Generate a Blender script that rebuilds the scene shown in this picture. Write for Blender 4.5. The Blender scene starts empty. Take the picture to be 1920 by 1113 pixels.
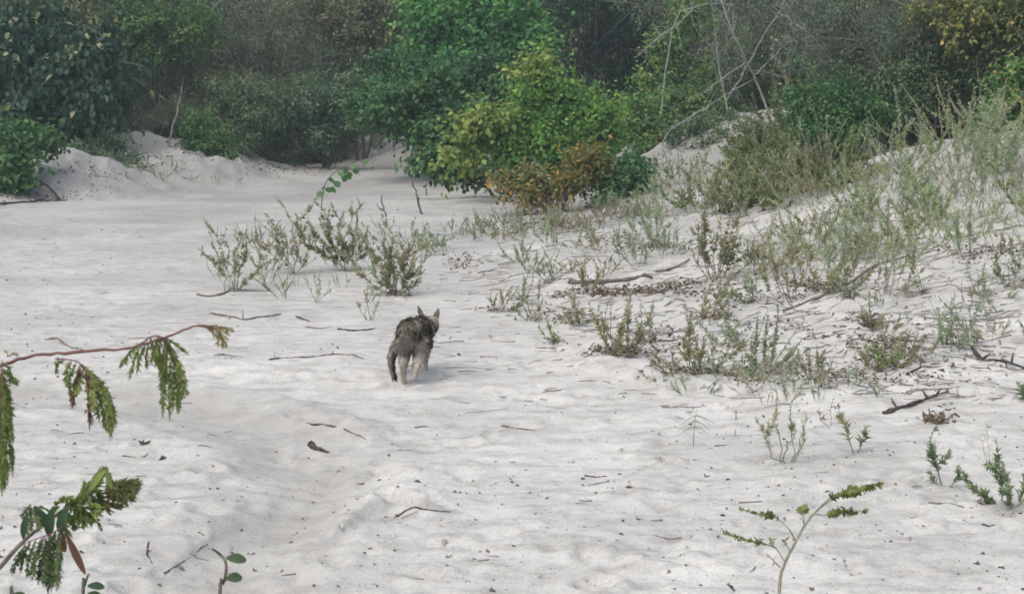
import bpy, math, random
import numpy as np
from mathutils import Vector, Matrix

# ------------------------------------------------------------------ camera, sky, sun, exposure
SC = bpy.context.scene
COL = SC.collection
W0, H0, FPX = 1920.0, 1113.0, 3000.0
CAM_H = 1.7
PITCH = math.atan((H0 / 2 - 130.0) / FPX)
cam_d = bpy.data.cameras.new('camera')
cam_d.sensor_width = 36.0
cam_d.lens = 36.0 * FPX / W0
cam_d.clip_start = 0.05
cam_d.clip_end = 1000.0
cam_d.dof.use_dof = True
cam_d.dof.focus_distance = 9.5
cam_d.dof.aperture_fstop = 22.0
cam = bpy.data.objects.new('camera', cam_d)
cam.location = (0, 0, CAM_H)
cam.rotation_euler = (math.pi / 2 - PITCH, 0, 0)
COL.objects.link(cam)
SC.camera = cam

SUN_EL, SUN_AZ = math.radians(62), math.radians(228)   # azimuth clockwise from +Y: behind the camera, a little to its left
world = bpy.data.worlds.new("World")
SC.world = world
world.use_nodes = True
wn = world.node_tree
sky = wn.nodes.new('ShaderNodeTexSky')
sky.sky_type = 'NISHITA'
sky.sun_disc = False
sky.sun_elevation = SUN_EL
sky.sun_rotation = SUN_AZ
sky.air_density = 0.92
sky.dust_density = 4.5
sky.ozone_density = 1.0
bg = wn.nodes['Background']
bg.inputs['Strength'].default_value = 0.14
wn.links.new(sky.outputs[0], bg.inputs['Color'])

sun_d = bpy.data.lights.new('sun', 'SUN')
sun_d.energy = 1.45
sun_d.angle = math.radians(95)
sun_d.color = (1.0, 0.975, 0.94)
sun = bpy.data.objects.new('sun', sun_d)
sv = Vector((math.sin(SUN_AZ) * math.cos(SUN_EL), math.cos(SUN_AZ) * math.cos(SUN_EL), math.sin(SUN_EL)))
sun.rotation_euler = (-sv).to_track_quat('-Z', 'Y').to_euler()
sun.location = (0, 0, 20)
COL.objects.link(sun)

SC.view_settings.view_transform = 'Standard'
SC.view_settings.look = 'None'
SC.view_settings.exposure = 0.53
SC.view_settings.gamma = 1.0
SC.view_settings.use_curve_mapping = False
SC.render.engine = 'CYCLES'
SC.cycles.filter_width = 1.7
SC.cycles.max_bounces = 6
SC.cycles.diffuse_bounces = 4
SC.cycles.transmission_bounces = 3
SC.cycles.glossy_bounces = 2

# ------------------------------------------------------------------ helpers
rng = np.random.default_rng(7)
RND = random.Random(11)
SP, CP = math.sin(PITCH), math.cos(PITCH)

def ray(px, py):
    u, v = (px - W0 / 2) / FPX, (H0 / 2 - py) / FPX
    return np.array([u, CP + v * SP, -SP + v * CP])

def at(px, py, Y):
    d = ray(px, py)
    t = Y / d[1]
    return np.array([d[0] * t, Y, CAM_H + d[2] * t])

def mpp(Y):
    return Y / FPX          # metres per photograph pixel at depth Y

def tag(o, label=None, cat=None, group=None, kind=None):
    if label: o['label'] = label
    if cat: o['category'] = cat
    if group: o['group'] = group
    if kind: o['kind'] = kind
    return o

def mesh_np(name, V, F, tint=None, smooth=False, mat=None):
    """V (n,3); F list of int arrays (m,k)"""
    V = np.asarray(V, dtype=np.float32)
    me = bpy.data.meshes.new(name)
    me.vertices.add(len(V))
    me.vertices.foreach_set('co', V.ravel())
    Fs = [np.asarray(f, dtype=np.int32) for f in F if len(f)]
    nl = sum(f.size for f in Fs)
    nf = sum(len(f) for f in Fs)
    me.loops.add(nl)
    me.polygons.add(nf)
    me.loops.foreach_set('vertex_index', np.concatenate([f.ravel() for f in Fs]))
    tot = np.concatenate([np.full(len(f), f.shape[1], dtype=np.int32) for f in Fs])
    st = np.concatenate([[0], np.cumsum(tot)[:-1]]).astype(np.int32)
    me.polygons.foreach_set('loop_start', st)
    me.polygons.foreach_set('loop_total', tot)
    if smooth:
        me.polygons.foreach_set('use_smooth', np.ones(nf, dtype=bool))
    if tint is not None:
        at_ = me.attributes.new('tint', 'FLOAT', 'POINT')
        at_.data.foreach_set('value', np.asarray(tint, dtype=np.float32))
    me.update(calc_edges=True)
    me.validate()
    if mat is not None:
        me.materials.append(mat)
    return me

def link(name, me, parent=None):
    o = bpy.data.objects.new(name, me)
    COL.objects.link(o)
    if parent is not None:
        o.parent = parent
    return o

def empty(name, loc=(0, 0, 0), rz=0.0, s=1.0):
    o = bpy.data.objects.new(name, None)
    o.empty_display_size = 0.1
    o.location = loc
    o.rotation_euler = (0, 0, rz)
    o.scale = (s, s, s)
    COL.objects.link(o)
    return o

class Geo:
    """collects tubes and leaves into one mesh"""
    def __init__(self):
        self.V, self.F3, self.F4, self.T, self.n = [], [], [], [], 0
    def add(self, V, F3=None, F4=None, T=None):
        V = np.asarray(V, float)
        if F3 is not None and len(F3): self.F3.append(np.asarray(F3) + self.n)
        if F4 is not None and len(F4): self.F4.append(np.asarray(F4) + self.n)
        self.V.append(V)
        self.T.append(np.full(len(V), .5) if T is None else np.asarray(T, float))
        self.n += len(V)
    def tube(self, P, R, k=5, T=None):
        P = np.asarray(P, float)
        R = np.broadcast_to(np.asarray(R, float), (len(P),))
        tg = np.gradient(P, axis=0)
        tg /= np.linalg.norm(tg, axis=1)[:, None] + 1e-12
        ref = np.array([0.31, 0.87, 0.38]) if abs(tg[0][2]) > .7 else np.array([0.05, 0.1, 1.0])
        a = np.cross(tg, ref); a /= np.linalg.norm(a, axis=1)[:, None] + 1e-12
        b = np.cross(tg, a)
        th = np.arange(k) * 2 * math.pi / k
        V = (P[:, None, :] + R[:, None, None] * (np.cos(th)[None, :, None] * a[:, None, :] + np.sin(th)[None, :, None] * b[:, None, :])).reshape(-1, 3)
        n = len(P)
        i, j = np.meshgrid(np.arange(n - 1), np.arange(k), indexing='ij')
        q = np.stack([i * k + j, i * k + (j + 1) % k, (i + 1) * k + (j + 1) % k, (i + 1) * k + j], -1).reshape(-1, 4)
        V = np.vstack([V, P[0], P[-1]])
        j = np.arange(k)
        c0 = np.stack([np.full(k, n * k), (j + 1) % k, j], -1)
        c1 = np.stack([np.full(k, n * k + 1), (n - 1) * k + j, (n - 1) * k + (j + 1) % k], -1)
        self.add(V, np.vstack([c0, c1]), q, None if T is None else np.full(len(V), T))
    def leaves(self, P, D, N, L, Wd, T, shape='lance', fold=.25, bend=0.0):
        """P base points, D directions, N normals, L lengths, Wd half widths"""
        P, D, N = (np.asarray(x, float) for x in (P, D, N))
        m = len(P)
        if not m: return
        L = np.broadcast_to(np.asarray(L, float), (m,)); Wd = np.broadcast_to(np.asarray(Wd, float), (m,)); T = np.broadcast_to(np.asarray(T, float), (m,))
        D = D / (np.linalg.norm(D, axis=1)[:, None] + 1e-9)
        S = np.cross(D, N); S /= np.linalg.norm(S, axis=1)[:, None] + 1e-9
        U = np.cross(S, D)
        L_, W_ = L[:, None], Wd[:, None]
        if shape == 'lance':
            V = np.stack([P, P + D * L_ * .45 + S * W_ + U * W_ * fold, P + D * L_ - U * L_ * bend, P + D * L_ * .45 - S * W_ + U * W_ * fold], 1)
            f = np.array([[0, 2, 1], [0, 3, 2]])
        else:               # 'round': broad leaf of six outline points and a midrib
            mid = P + D * L_ * .5 - U * L_ * bend * .25
            V = np.stack([P, P + D * L_ * .25 + S * W_ * .8 + U * W_ * fold * .8, P + D * L_ * .65 + S * W_ * .95 + U * W_ * fold - U * L_ * bend * .4,
                          P + D * L_ - U * L_ * bend, P + D * L_ * .65 - S * W_ * .95 + U * W_ * fold - U * L_ * bend * .4,
                          P + D * L_ * .25 - S * W_ * .8 + U * W_ * fold * .8, mid], 1)
            f = np.array([[0, 6, 1], [1, 6, 2], [2, 6, 3], [6, 4, 3], [5, 4, 6], [0, 5, 6]])
        k = V.shape[1]
        F = (np.arange(m)[:, None, None] * k + f[None]).reshape(-1, 3)
        self.add(V.reshape(-1, 3), F, None, np.repeat(T, k))
    def mesh(self, name, mat, smooth=False):
        V = np.vstack(self.V)
        F = []
        if self.F3: F.append(np.vstack(self.F3))
        if self.F4: F.append(np.vstack(self.F4))
        return mesh_np(name, V, F, np.concatenate(self.T), smooth, mat)

def bez(p0, p1, p2, n=10):
    t = np.linspace(0, 1, n)[:, None]
    return (1 - t) ** 2 * np.asarray(p0) + 2 * t * (1 - t) * np.asarray(p1) + t * t * np.asarray(p2)

def smooth_path(pts, n=24):
    """Catmull-Rom through the points"""
    P = np.asarray(pts, float)
    P = np.vstack([2 * P[0] - P[1], P, 2 * P[-1] - P[-2]])
    m = len(P) - 3
    out = []
    for s in np.linspace(0, m - 1e-6, n):
        i = int(s); t = s - i
        a, b, c, d = P[i], P[i + 1], P[i + 2], P[i + 3]
        out.append(.5 * ((2 * b) + (-a + c) * t + (2 * a - 5 * b + 4 * c - d) * t * t + (-a + 3 * b - 3 * c + d) * t ** 3))
    return np.array(out)

_tab = np.random.default_rng(3).random((256, 256))
def vnoise(x, y):
    xi, yi = np.floor(x).astype(int), np.floor(y).astype(int)
    fx, fy = x - xi, y - yi
    fx = fx * fx * fx * (fx * (fx * 6 - 15) + 10); fy = fy * fy * fy * (fy * (fy * 6 - 15) + 10)
    g = lambda a, b: _tab[a & 255, b & 255]
    return (g(xi, yi) * (1 - fx) + g(xi + 1, yi) * fx) * (1 - fy) + (g(xi, yi + 1) * (1 - fx) + g(xi + 1, yi + 1) * fx) * fy - .5
def fbm(x, y, f, n=3, gain=.5):
    s, a = 0, 1.0
    for k in range(n):
        c, sn = math.cos(k * 1.3), math.sin(k * 1.3)
        s = s + a * vnoise((x * c - y * sn) * f + 17.3 * k, (x * sn + y * c) * f + 9.1 * k)
        f *= 2.03; a *= gain
    return s

# ------------------------------------------------------------------ materials
def new_mat(name):
    m = bpy.data.materials.new(name)
    m.use_nodes = True
    nt = m.node_tree
    for n in list(nt.nodes):
        nt.nodes.remove(n)
    out = nt.nodes.new('ShaderNodeOutputMaterial')
    return m, nt, out

def ramp(nt, stops):
    r = nt.nodes.new('ShaderNodeValToRGB')
    while len(r.color_ramp.elements) < len(stops):
        r.color_ramp.elements.new(.5)
    for e, (p, c) in zip(r.color_ramp.elements, stops):
        e.position = p
        e.color = (*c, 1)
    return r

def leaf_mat(name, stops, rough=.55, trans=.3, spec=.25, vary=.22):
    m, nt, out = new_mat(name)
    a = nt.nodes.new('ShaderNodeAttribute'); a.attribute_name = 'tint'
    oi = nt.nodes.new('ShaderNodeObjectInfo')
    mm = nt.nodes.new('ShaderNodeMath'); mm.operation = 'MULTIPLY_ADD'
    nt.links.new(oi.outputs['Random'], mm.inputs[0]); mm.inputs[1].default_value = vary; mm.inputs[2].default_value = -vary / 2
    ad = nt.nodes.new('ShaderNodeMath'); ad.operation = 'ADD'; ad.use_clamp = True
    nt.links.new(a.outputs['Fac'], ad.inputs[0]); nt.links.new(mm.outputs[0], ad.inputs[1])
    r = ramp(nt, stops)
    nt.links.new(ad.outputs[0], r.inputs[0])
    p = nt.nodes.new('ShaderNodeBsdfPrincipled')
    p.inputs['Roughness'].default_value = rough
    p.inputs['Specular IOR Level'].default_value = spec
    nt.links.new(r.outputs[0], p.inputs['Base Color'])
    t = nt.nodes.new('ShaderNodeBsdfTranslucent')
    nt.links.new(r.outputs[0], t.inputs['Color'])
    mx = nt.nodes.new('ShaderNodeMixShader'); mx.inputs[0].default_value = trans
    nt.links.new(p.outputs[0], mx.inputs[1]); nt.links.new(t.outputs[0], mx.inputs[2])
    nt.links.new(mx.outputs[0], out.inputs['Surface'])
    return m

def bark_mat(name, c1, c2, scale=40, rough=.85):
    m, nt, out = new_mat(name)
    tc = nt.nodes.new('ShaderNodeTexCoord')
    n = nt.nodes.new('ShaderNodeTexNoise'); n.inputs['Scale'].default_value = scale; n.inputs['Detail'].default_value = 4
    nt.links.new(tc.outputs['Object'], n.inputs['Vector'])
    r = ramp(nt, [(.3, c1), (.7, c2)])
    nt.links.new(n.outputs['Fac'], r.inputs[0])
    p = nt.nodes.new('ShaderNodeBsdfPrincipled'); p.inputs['Roughness'].default_value = rough; p.inputs['Specular IOR Level'].default_value = .15
    nt.links.new(r.outputs[0], p.inputs['Base Color'])
    b = nt.nodes.new('ShaderNodeBump'); b.inputs['Strength'].default_value = .5; b.inputs['Distance'].default_value = .01
    nt.links.new(n.outputs['Fac'], b.inputs['Height']); nt.links.new(b.outputs[0], p.inputs['Normal'])
    nt.links.new(p.outputs[0], out.inputs['Surface'])
    return m

M = {}
# mid to dark greens; tint 0..1 runs from darkest to driest leaf of that kind
M['thicket'] = leaf_mat('thicket_leaf', [(0, (.055, .115, .065)), (.4, (.12, .205, .10)), (.7, (.21, .275, .13)), (.93, (.32, .31, .165)), (1, (.42, .31, .17))], trans=.35, vary=.34)
M['thicket_grey'] = leaf_mat('thicket_grey_leaf', [(0, (.075, .13, .09)), (.4, (.15, .21, .135)), (.7, (.25, .285, .185)), (.93, (.32, .30, .2)), (1, (.38, .31, .23))], trans=.35, vary=.34)
M['dark'] = leaf_mat('dark_leaf', [(0, (0.011, 0.040, 0.028)), (.6, (0.023, 0.070, 0.043)), (.86, (0.063, 0.125, 0.057)), (.95, (0.252, 0.280, 0.095)), (1, (0.324, 0.320, 0.190))], rough=.5)
M['vivid'] = leaf_mat('vivid_leaf', [(0, (0.031, 0.125, 0.050)), (.5, (0.076, 0.244, 0.071)), (.85, (0.151, 0.352, 0.083)), (1, (0.230, 0.394, 0.100))], trans=.4)
M['deep'] = leaf_mat('deep_leaf', [(0, (0.032, 0.097, 0.042)), (.5, (0.077, 0.178, 0.061)), (.85, (0.136, 0.265, 0.080)), (1, (0.217, 0.316, 0.097))], trans=.4)
M['yellowgreen'] = leaf_mat('yellowgreen_leaf', [(0, (0.059, 0.172, 0.048)), (.45, (0.147, 0.315, 0.068)), (.85, (0.275, 0.446, 0.084)), (1, (0.431, 0.515, 0.096))], trans=.4)
M['orange'] = leaf_mat('orange_leaf', [(0, (.09, .14, .05)), (.4, (.19, .19, .06)), (.7, (.34, .24, .06)), (1, (.45, .25, .08))], trans=.4)
M['autumn'] = leaf_mat('autumn_leaf', [(0, (.09, .14, .055)), (.5, (.2, .23, .08)), (.85, (.36, .33, .1)), (1, (.48, .38, .14))], trans=.4)
M['greygreen'] = leaf_mat('greygreen_leaf', [(0, (.19, .27, .16)), (.5, (.33, .42, .255)), (.85, (.45, .52, .33)), (1, (.52, .53, .37))], rough=.75, spec=.1)
M['olive'] = leaf_mat('olive_leaf', [(0, (.16, .175, .09)), (.5, (.30, .305, .165)), (.85, (.41, .39, .225)), (1, (.46, .40, .26))], rough=.75, spec=.1)
M['pale'] = leaf_mat('pale_leaf', [(0, (0.294, 0.315, 0.210)), (.5, (0.420, 0.430, 0.294)), (1, (0.525, 0.493, 0.357))], rough=.75, spec=.1)
M['dry'] = leaf_mat('dry_leaf', [(0, (.085, .065, .048)), (.5, (.19, .145, .10)), (1, (.34, .28, .205))], rough=.85, spec=.05)
M['green'] = leaf_mat('green_leaf', [(0, (.12, .175, .095)), (.5, (.23, .30, .165)), (1, (.36, .42, .24))], rough=.7, spec=.1)
M['lime'] = leaf_mat('lime_leaf', [(0, (0.179, 0.252, 0.105)), (.5, (0.294, 0.367, 0.158)), (1, (0.441, 0.483, 0.231))], rough=.65, spec=.15)
M['frond'] = leaf_mat('frond_leaf', [(0, (.10, .16, .045)), (.5, (.215, .285, .085)), (.9, (.32, .38, .125)), (.97, (.42, .34, .09)), (1, (.26, .14, .06))], rough=.65, trans=.35)
M['frond_dark'] = leaf_mat('frond_dark_leaf', [(0, (.045, .09, .034)), (.5, (.10, .16, .055)), (1, (.19, .24, .08))], rough=.6)
M['frond_yellow'] = leaf_mat('frond_yellow_leaf', [(0, (.2, .19, .05)), (.5, (.32, .29, .08)), (1, (.4, .3, .1))], rough=.65)
M['rust'] = leaf_mat('rust_leaf', [(0, (.14, .07, .05)), (.5, (.22, .115, .075)), (1, (.32, .18, .12))], rough=.75)
M['yellow'] = leaf_mat('yellowed_leaf', [(0, (.15, .23, .065)), (.5, (.27, .35, .095)), (1, (.42, .44, .13))], trans=.4)
M['midgreen'] = leaf_mat('midgreen_leaf', [(0, (0.045, 0.125, 0.047)), (.45, (0.104, 0.224, 0.068)), (.8, (0.189, 0.312, 0.089)), (.95, (0.297, 0.354, 0.111)), (1, (0.360, 0.291, 0.102))], trans=.4)
M['wisp'] = leaf_mat('wisp_leaf', [(0, (.25, .33, .16)), (.5, (.40, .47, .235)), (1, (.54, .56, .32))], rough=.75, spec=.1)
M['dull'] = leaf_mat('dull_leaf', [(0, (.03, .06, .03)), (.5, (.065, .115, .055)), (1, (.13, .18, .08))], rough=.6)
M['dusk'] = leaf_mat('dusk_leaf', [(0, (.05, .10, .06)), (.4, (.105, .18, .095)), (.75, (.18, .25, .125)), (.95, (.3, .3, .16)), (1, (.38, .28, .16))], trans=.35)
M['moss'] = leaf_mat('moss_green_leaf', [(0, (.075, .12, .045)), (.5, (.155, .215, .08)), (.85, (.25, .30, .13)), (1, (.36, .33, .18))], rough=.75, spec=.1)
M['bark'] = bark_mat('bark', (.05, .045, .038), (.12, .105, .085), 30)
M['twig'] = bark_mat('pale_twig', (.16, .17, .15), (.36, .36, .325), 30)
M['stem'] = bark_mat('plant_stem', (.2, .19, .14), (.34, .33, .24), 60)
M['stem_dark'] = bark_mat('dark_stem', (.09, .08, .062), (.2, .18, .14), 60)
M['stem_red'] = bark_mat('red_brown_stem', (.12, .06, .05), (.22, .12, .1), 60)
M['dead'] = bark_mat('weathered_wood', (.07, .062, .055), (.19, .17, .15), 50)
M['dead_dark'] = bark_mat('dark_dead_wood', (.03, .025, .023), (.09, .075, .068), 50)
# ------------------------------------------------------------------ ground
ctrl = []
for x, y in ((0, 1.5), (-3, 2), (3, 2), (-1, 4), (1, 4), (-2, 6), (0, 6), (1.2, 5.8), (2.4, 5.6), (-3.2, 9), (-1.6, 9), (0.1, 9), (-4, 13), (-2.4, 13), (-1, 12.5), (-5.2, 17), (-3, 17), (-1.5, 17),
             (-4, 20.5), (-2, 21), (-1.3, 24), (-3, 27), (-1.7, 29), (-6, 12), (-6.5, 18.6), (-5.5, 7), (-5, 21.3), (-4, 26)):
    ctrl.append((x, y, 0.0))
for x, y in ((2.5, 7.3), (1.8, 7.7), (1.0, 8.7), (.45, 9.9), (-.2, 12), (-.55, 14.4), (-.55, 17.6), (-.4, 21)):
    ctrl.append((x, y, 0.02))
for px, py, Y in ((1900, 640, 9.0), (1900, 540, 10), (1700, 600, 9.4), (1400, 640, 9.4), (1590, 560, 10.2), (1250, 560, 10.9), (1450, 480, 12), (1100, 500, 12.7), (1570, 378, 13.2), (1400, 420, 13.8),
                  (1250, 425, 14.6), (1100, 445, 15), (1400, 365, 16.2), (1250, 385, 17), (1900, 430, 11.5), (1750, 440, 11.8), (1900, 330, 13), (1900, 250, 14.5), (1750, 262, 15), (1610, 315, 15),
                  (1500, 345, 16.5), (1210, 300, 21), (1290, 253, 22), (1200, 372, 19), (1380, 208, 26), (1450, 193, 27), (1350, 243, 24), (1130, 350, 22), (760, 260, 33), (700, 276, 31.5), (830, 262, 33), (770, 292, 30),
                  (110, 283, 22.5), (20, 300, 22), (200, 245, 27), (310, 266, 26), (365, 300, 25), (470, 303, 29), (255, 318, 24), (0, 348, 21), (600, 300, 31), (2100, 560, 9.6), (2100, 400, 12), (2100, 235, 15)):
    ctrl.append(tuple(at(px, py, Y)))
for c in ((-6.2, 24.3, .2), (-5.5, 23.6, .08), (-6.9, 24.6, .28), (-8.6, 22.6, .6), (4.6, 18.5, .95), (6.5, 20, .95), (8, 15, 1.15), (8, 9, .7), (4, 33, 1.15), (8, 28, 1.3), (-10, 29, .8), (-6, 35, .75), (-3.5, 42, .6), (0, 42, .6), (-12, 22, .75), (-15, 14, .6), (-9, 9, .2), (6, 5, .2), (12, 3, .5),
          (-8, 3, .05), (0, -6, 0), (-10, -6, .1), (10, -6, .4), (12, 40, 1.2), (-14, 42, .8), (-22, 30, .9), (20, 25, 1.3), (0, 60, .8), (-25, 60, .9), (25, 60, 1.1)):
    ctrl.append(c)
CT = np.array(ctrl)

def _U(r2):
    return np.where(r2 > 1e-12, .5 * r2 * np.log(r2 + 1e-12), 0)
def _solve():
    n = len(CT)
    d2 = ((CT[:, None, :2] - CT[None, :, :2]) ** 2).sum(-1)
    A = np.zeros((n + 3, n + 3))
    A[:n, :n] = _U(d2) + np.eye(n) * .02
    A[:n, n] = 1; A[:n, n + 1:] = CT[:, :2]
    A[n, :n] = 1; A[n + 1:, :n] = CT[:, :2].T
    return np.linalg.solve(A, np.concatenate([CT[:, 2], np.zeros(3)]))
TW = _solve()

def base_h(x, y):
    x, y = np.asarray(x, float), np.asarray(y, float)
    sh = x.shape
    x, y = x.ravel(), y.ravel()
    out = np.empty(len(x))
    n = len(CT)
    for s in range(0, len(x), 20000):
        X, Y = x[s:s + 20000], y[s:s + 20000]
        d2 = (X[:, None] - CT[None, :, 0]) ** 2 + (Y[:, None] - CT[None, :, 1]) ** 2
        out[s:s + 20000] = _U(d2) @ TW[:n] + TW[n] + TW[n + 1] * X + TW[n + 2] * Y
    out = np.clip(out, -.05, 1.5)
    far = np.clip((np.hypot(x, y - 18) - 38) / 25, 0, 1)
    return (out * (1 - far) + .9 * far).reshape(sh)

def gp0(px, py):
    d = ray(px, py)
    Ys = np.geomspace(2.0, 70, 500)
    X, Z = d[0] / d[1] * Ys, CAM_H + d[2] / d[1] * Ys
    below = np.nonzero(Z < base_h(X, Ys))[0]
    i = below[0] if len(below) else len(Ys) - 1
    return X[i], Ys[i]

def polyw(pts):
    return np.array([gp0(*p) for p in pts])
def dist_poly(x, y, P):
    """distance to the polyline, signed side, and position along it"""
    best = np.full(x.shape, 1e9); side = np.zeros(x.shape); pos = np.zeros(x.shape)
    m = len(P) - 1
    for i in range(m):
        a, b = P[i], P[i + 1]
        ab = b - a
        t = np.clip(((x - a[0]) * ab[0] + (y - a[1]) * ab[1]) / (ab @ ab), 0, 1)
        dx, dy = x - a[0] - t * ab[0], y - a[1] - t * ab[1]
        d = np.hypot(dx, dy)
        k = d < best
        best = np.where(k, d, best); side = np.where(k, np.sign(ab[0] * dy - ab[1] * dx), side); pos = np.where(k, (i + t) / m, pos)
    return best, side, pos

# the wheel rut that winds through the near sand, and the crests beside it
RUT = polyw([(40, 735), (230, 748), (400, 775), (520, 815), (585, 880), (590, 930), (520, 985), (440, 1040), (400, 1113)])
CREST = [(polyw([(440, 770), (520, 785), (600, 795), (690, 820)]), .030, .10), (polyw([(580, 1040), (660, 985), (740, 945), (850, 968)]), .045, .12),
         (polyw([(180, 920), (260, 960), (390, 1000)]), .018, .13), (polyw([(300, 1070), (390, 1008), (470, 960)]), .018, .09), (polyw([(640, 830), (760, 838), (900, 835)]), -.025, .09),
         (polyw([(770, 1025), (860, 1030), (960, 1030)]), -.02, .07), (polyw([(930, 795), (1020, 800)]), -.02, .05), (polyw([(900, 1000), (1100, 1060), (1300, 1075), (1700, 1060)]), .02, .25),
         (polyw([(1040, 640), (1120, 690), (1250, 730), (1420, 742), (1560, 770)]), .03, .18), (polyw([(930, 650), (1000, 690), (1080, 700)]), -.02, .12),
         (polyw([(0, 480), (110, 470), (230, 480)]), .03, .2), (polyw([(150, 690), (420, 700), (700, 720)]), .02, .3), (polyw([(1400, 960), (1560, 940), (1750, 965), (1900, 950)]), .022, .2),
         (polyw([(800, 720), (950, 735), (1100, 760)]), .018, .15), (polyw([(620, 900), (700, 880), (830, 890)]), .02, .13)]

def damp_at(x, y):
    d, s, p = dist_poly(x, y, RUT)
    cr = np.zeros(x.shape)
    for P, a, cw in CREST[:2]:
        dd, ss, pp = dist_poly(x, y, P)
        cr = np.maximum(cr, 1.25 * np.exp(-((dd - .02) / .05) ** 2) * (ss < 0) * np.clip(.75 + 2.2 * fbm(x, y, 9.0, 2), 0, 1) * np.clip((pp - .02) * 9, 0, 1))
    w = .34 + .34 * fbm(x, y, 2.0, 3)
    return np.maximum(cr, np.clip(1 - np.maximum(d - w * .4, 0) / (w * .9), 0, 1) * (.75 + .6 * fbm(x, y, 4.0, 3)))

BUMPS = []
_r = np.random.default_rng(21)
for k in range(1700):                   # footprints and scuffs pressed into the dry sand
    Y = 4.6 * math.exp(_r.random() * 1.75)
    X = (_r.random() - .5) * (1.2 + .72 * Y)
    BUMPS.append((X, Y, _r.uniform(.03, .085), _r.uniform(.5, 1.3), _r.uniform(0, 3.14), _r.uniform(.35, 1.0) * (2.6 if k % 8 == 0 else 1)))

def H_full(x, y):
    b = base_h(x, y)
    bank = np.clip(b / .12, 0, 1)
    near = np.clip((40 - y) / 25, .15, 1)
    h = b + fbm(x, y, .55, 2) * .032 * (1 + 1.8 * bank) + fbm(x + 40, y, 2.3, 3) * .012 * (1 + 3.4 * bank) * near
    rid = 1 - np.abs(fbm(x * .75 + 9, y * 1.5, 2.6, 2)) * 3.2
    h = h + np.clip(rid, 0, 1) ** 2 * .007 * (1 + 1.6 * bank) * near
    h = h + fbm(x, y + 30, 9.0, 3) * .010 * near * (1 + 1.3 * bank) + fbm(x, y, 24.0, 2) * .0045 * np.clip((14 - y) / 8, 0, 1)
    farbank = np.clip((y - 16) / 4, 0, 1) * np.clip(b / .15, 0, 1) * np.clip((34 - y) / 6, 0, 1)
    h = h + farbank * (fbm(x, y, 1.5, 3) * .12 + np.clip(1 - np.abs(fbm(x, y, .9, 2)) * 3, 0, 1) * .06)
    hedge = np.clip((y - 20) / 3, 0, 1) * np.clip((36 - y) / 4, 0, 1) * np.clip((-1.0 - x) / 1.2, 0, 1) * np.clip((b - .005) / .04, .25, 1)
    h = h + hedge * (fbm(x, y, 2.6, 3) * .10 + np.clip(1 - np.abs(fbm(x + 7, y, 1.6, 2)) * 4, 0, 1) * .05)
    d, s, p = dist_poly(x, y, RUT)
    h = h - .045 * np.exp(-(d / .24) ** 2) + .022 * np.exp(-((d - .40) / .09) ** 2) * (.6 + fbm(x, y, 4, 2))
    for P, a, w in CREST:
        d, s, p = dist_poly(x, y, P)
        ww = np.where(s < 0, w * .28, w * 1.5)          # broken steep towards the rut, gentle behind
        h = h + a * .85 * np.clip(1 + .9 * fbm(x, y, 5.0, 2) + 1.3 * fbm(x, y, 14.0, 2), .2, 1.7) * np.exp(-(d / ww) ** 2) * np.clip(np.sin(np.clip(p, .02, .98) * math.pi) * 1.6, 0, 1)
    return h

def gp(px, py):
    """the point of the ground seen at this place of the photograph"""
    d = ray(px, py)
    Ys = np.geomspace(2.0, 75, 900)
    X, Z = d[0] / d[1] * Ys, CAM_H + d[2] / d[1] * Ys
    below = np.nonzero(Z < base_h(X, Ys) + .005)[0]
    i = below[0] if len(below) else len(Ys) - 1
    x, y = X[i], Ys[i]
    return np.array([x, y, float(H_full(np.array([x]), np.array([y]))[0])])

def gz(x, y):
    return float(H_full(np.array([float(x)]), np.array([float(y)]))[0])

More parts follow.
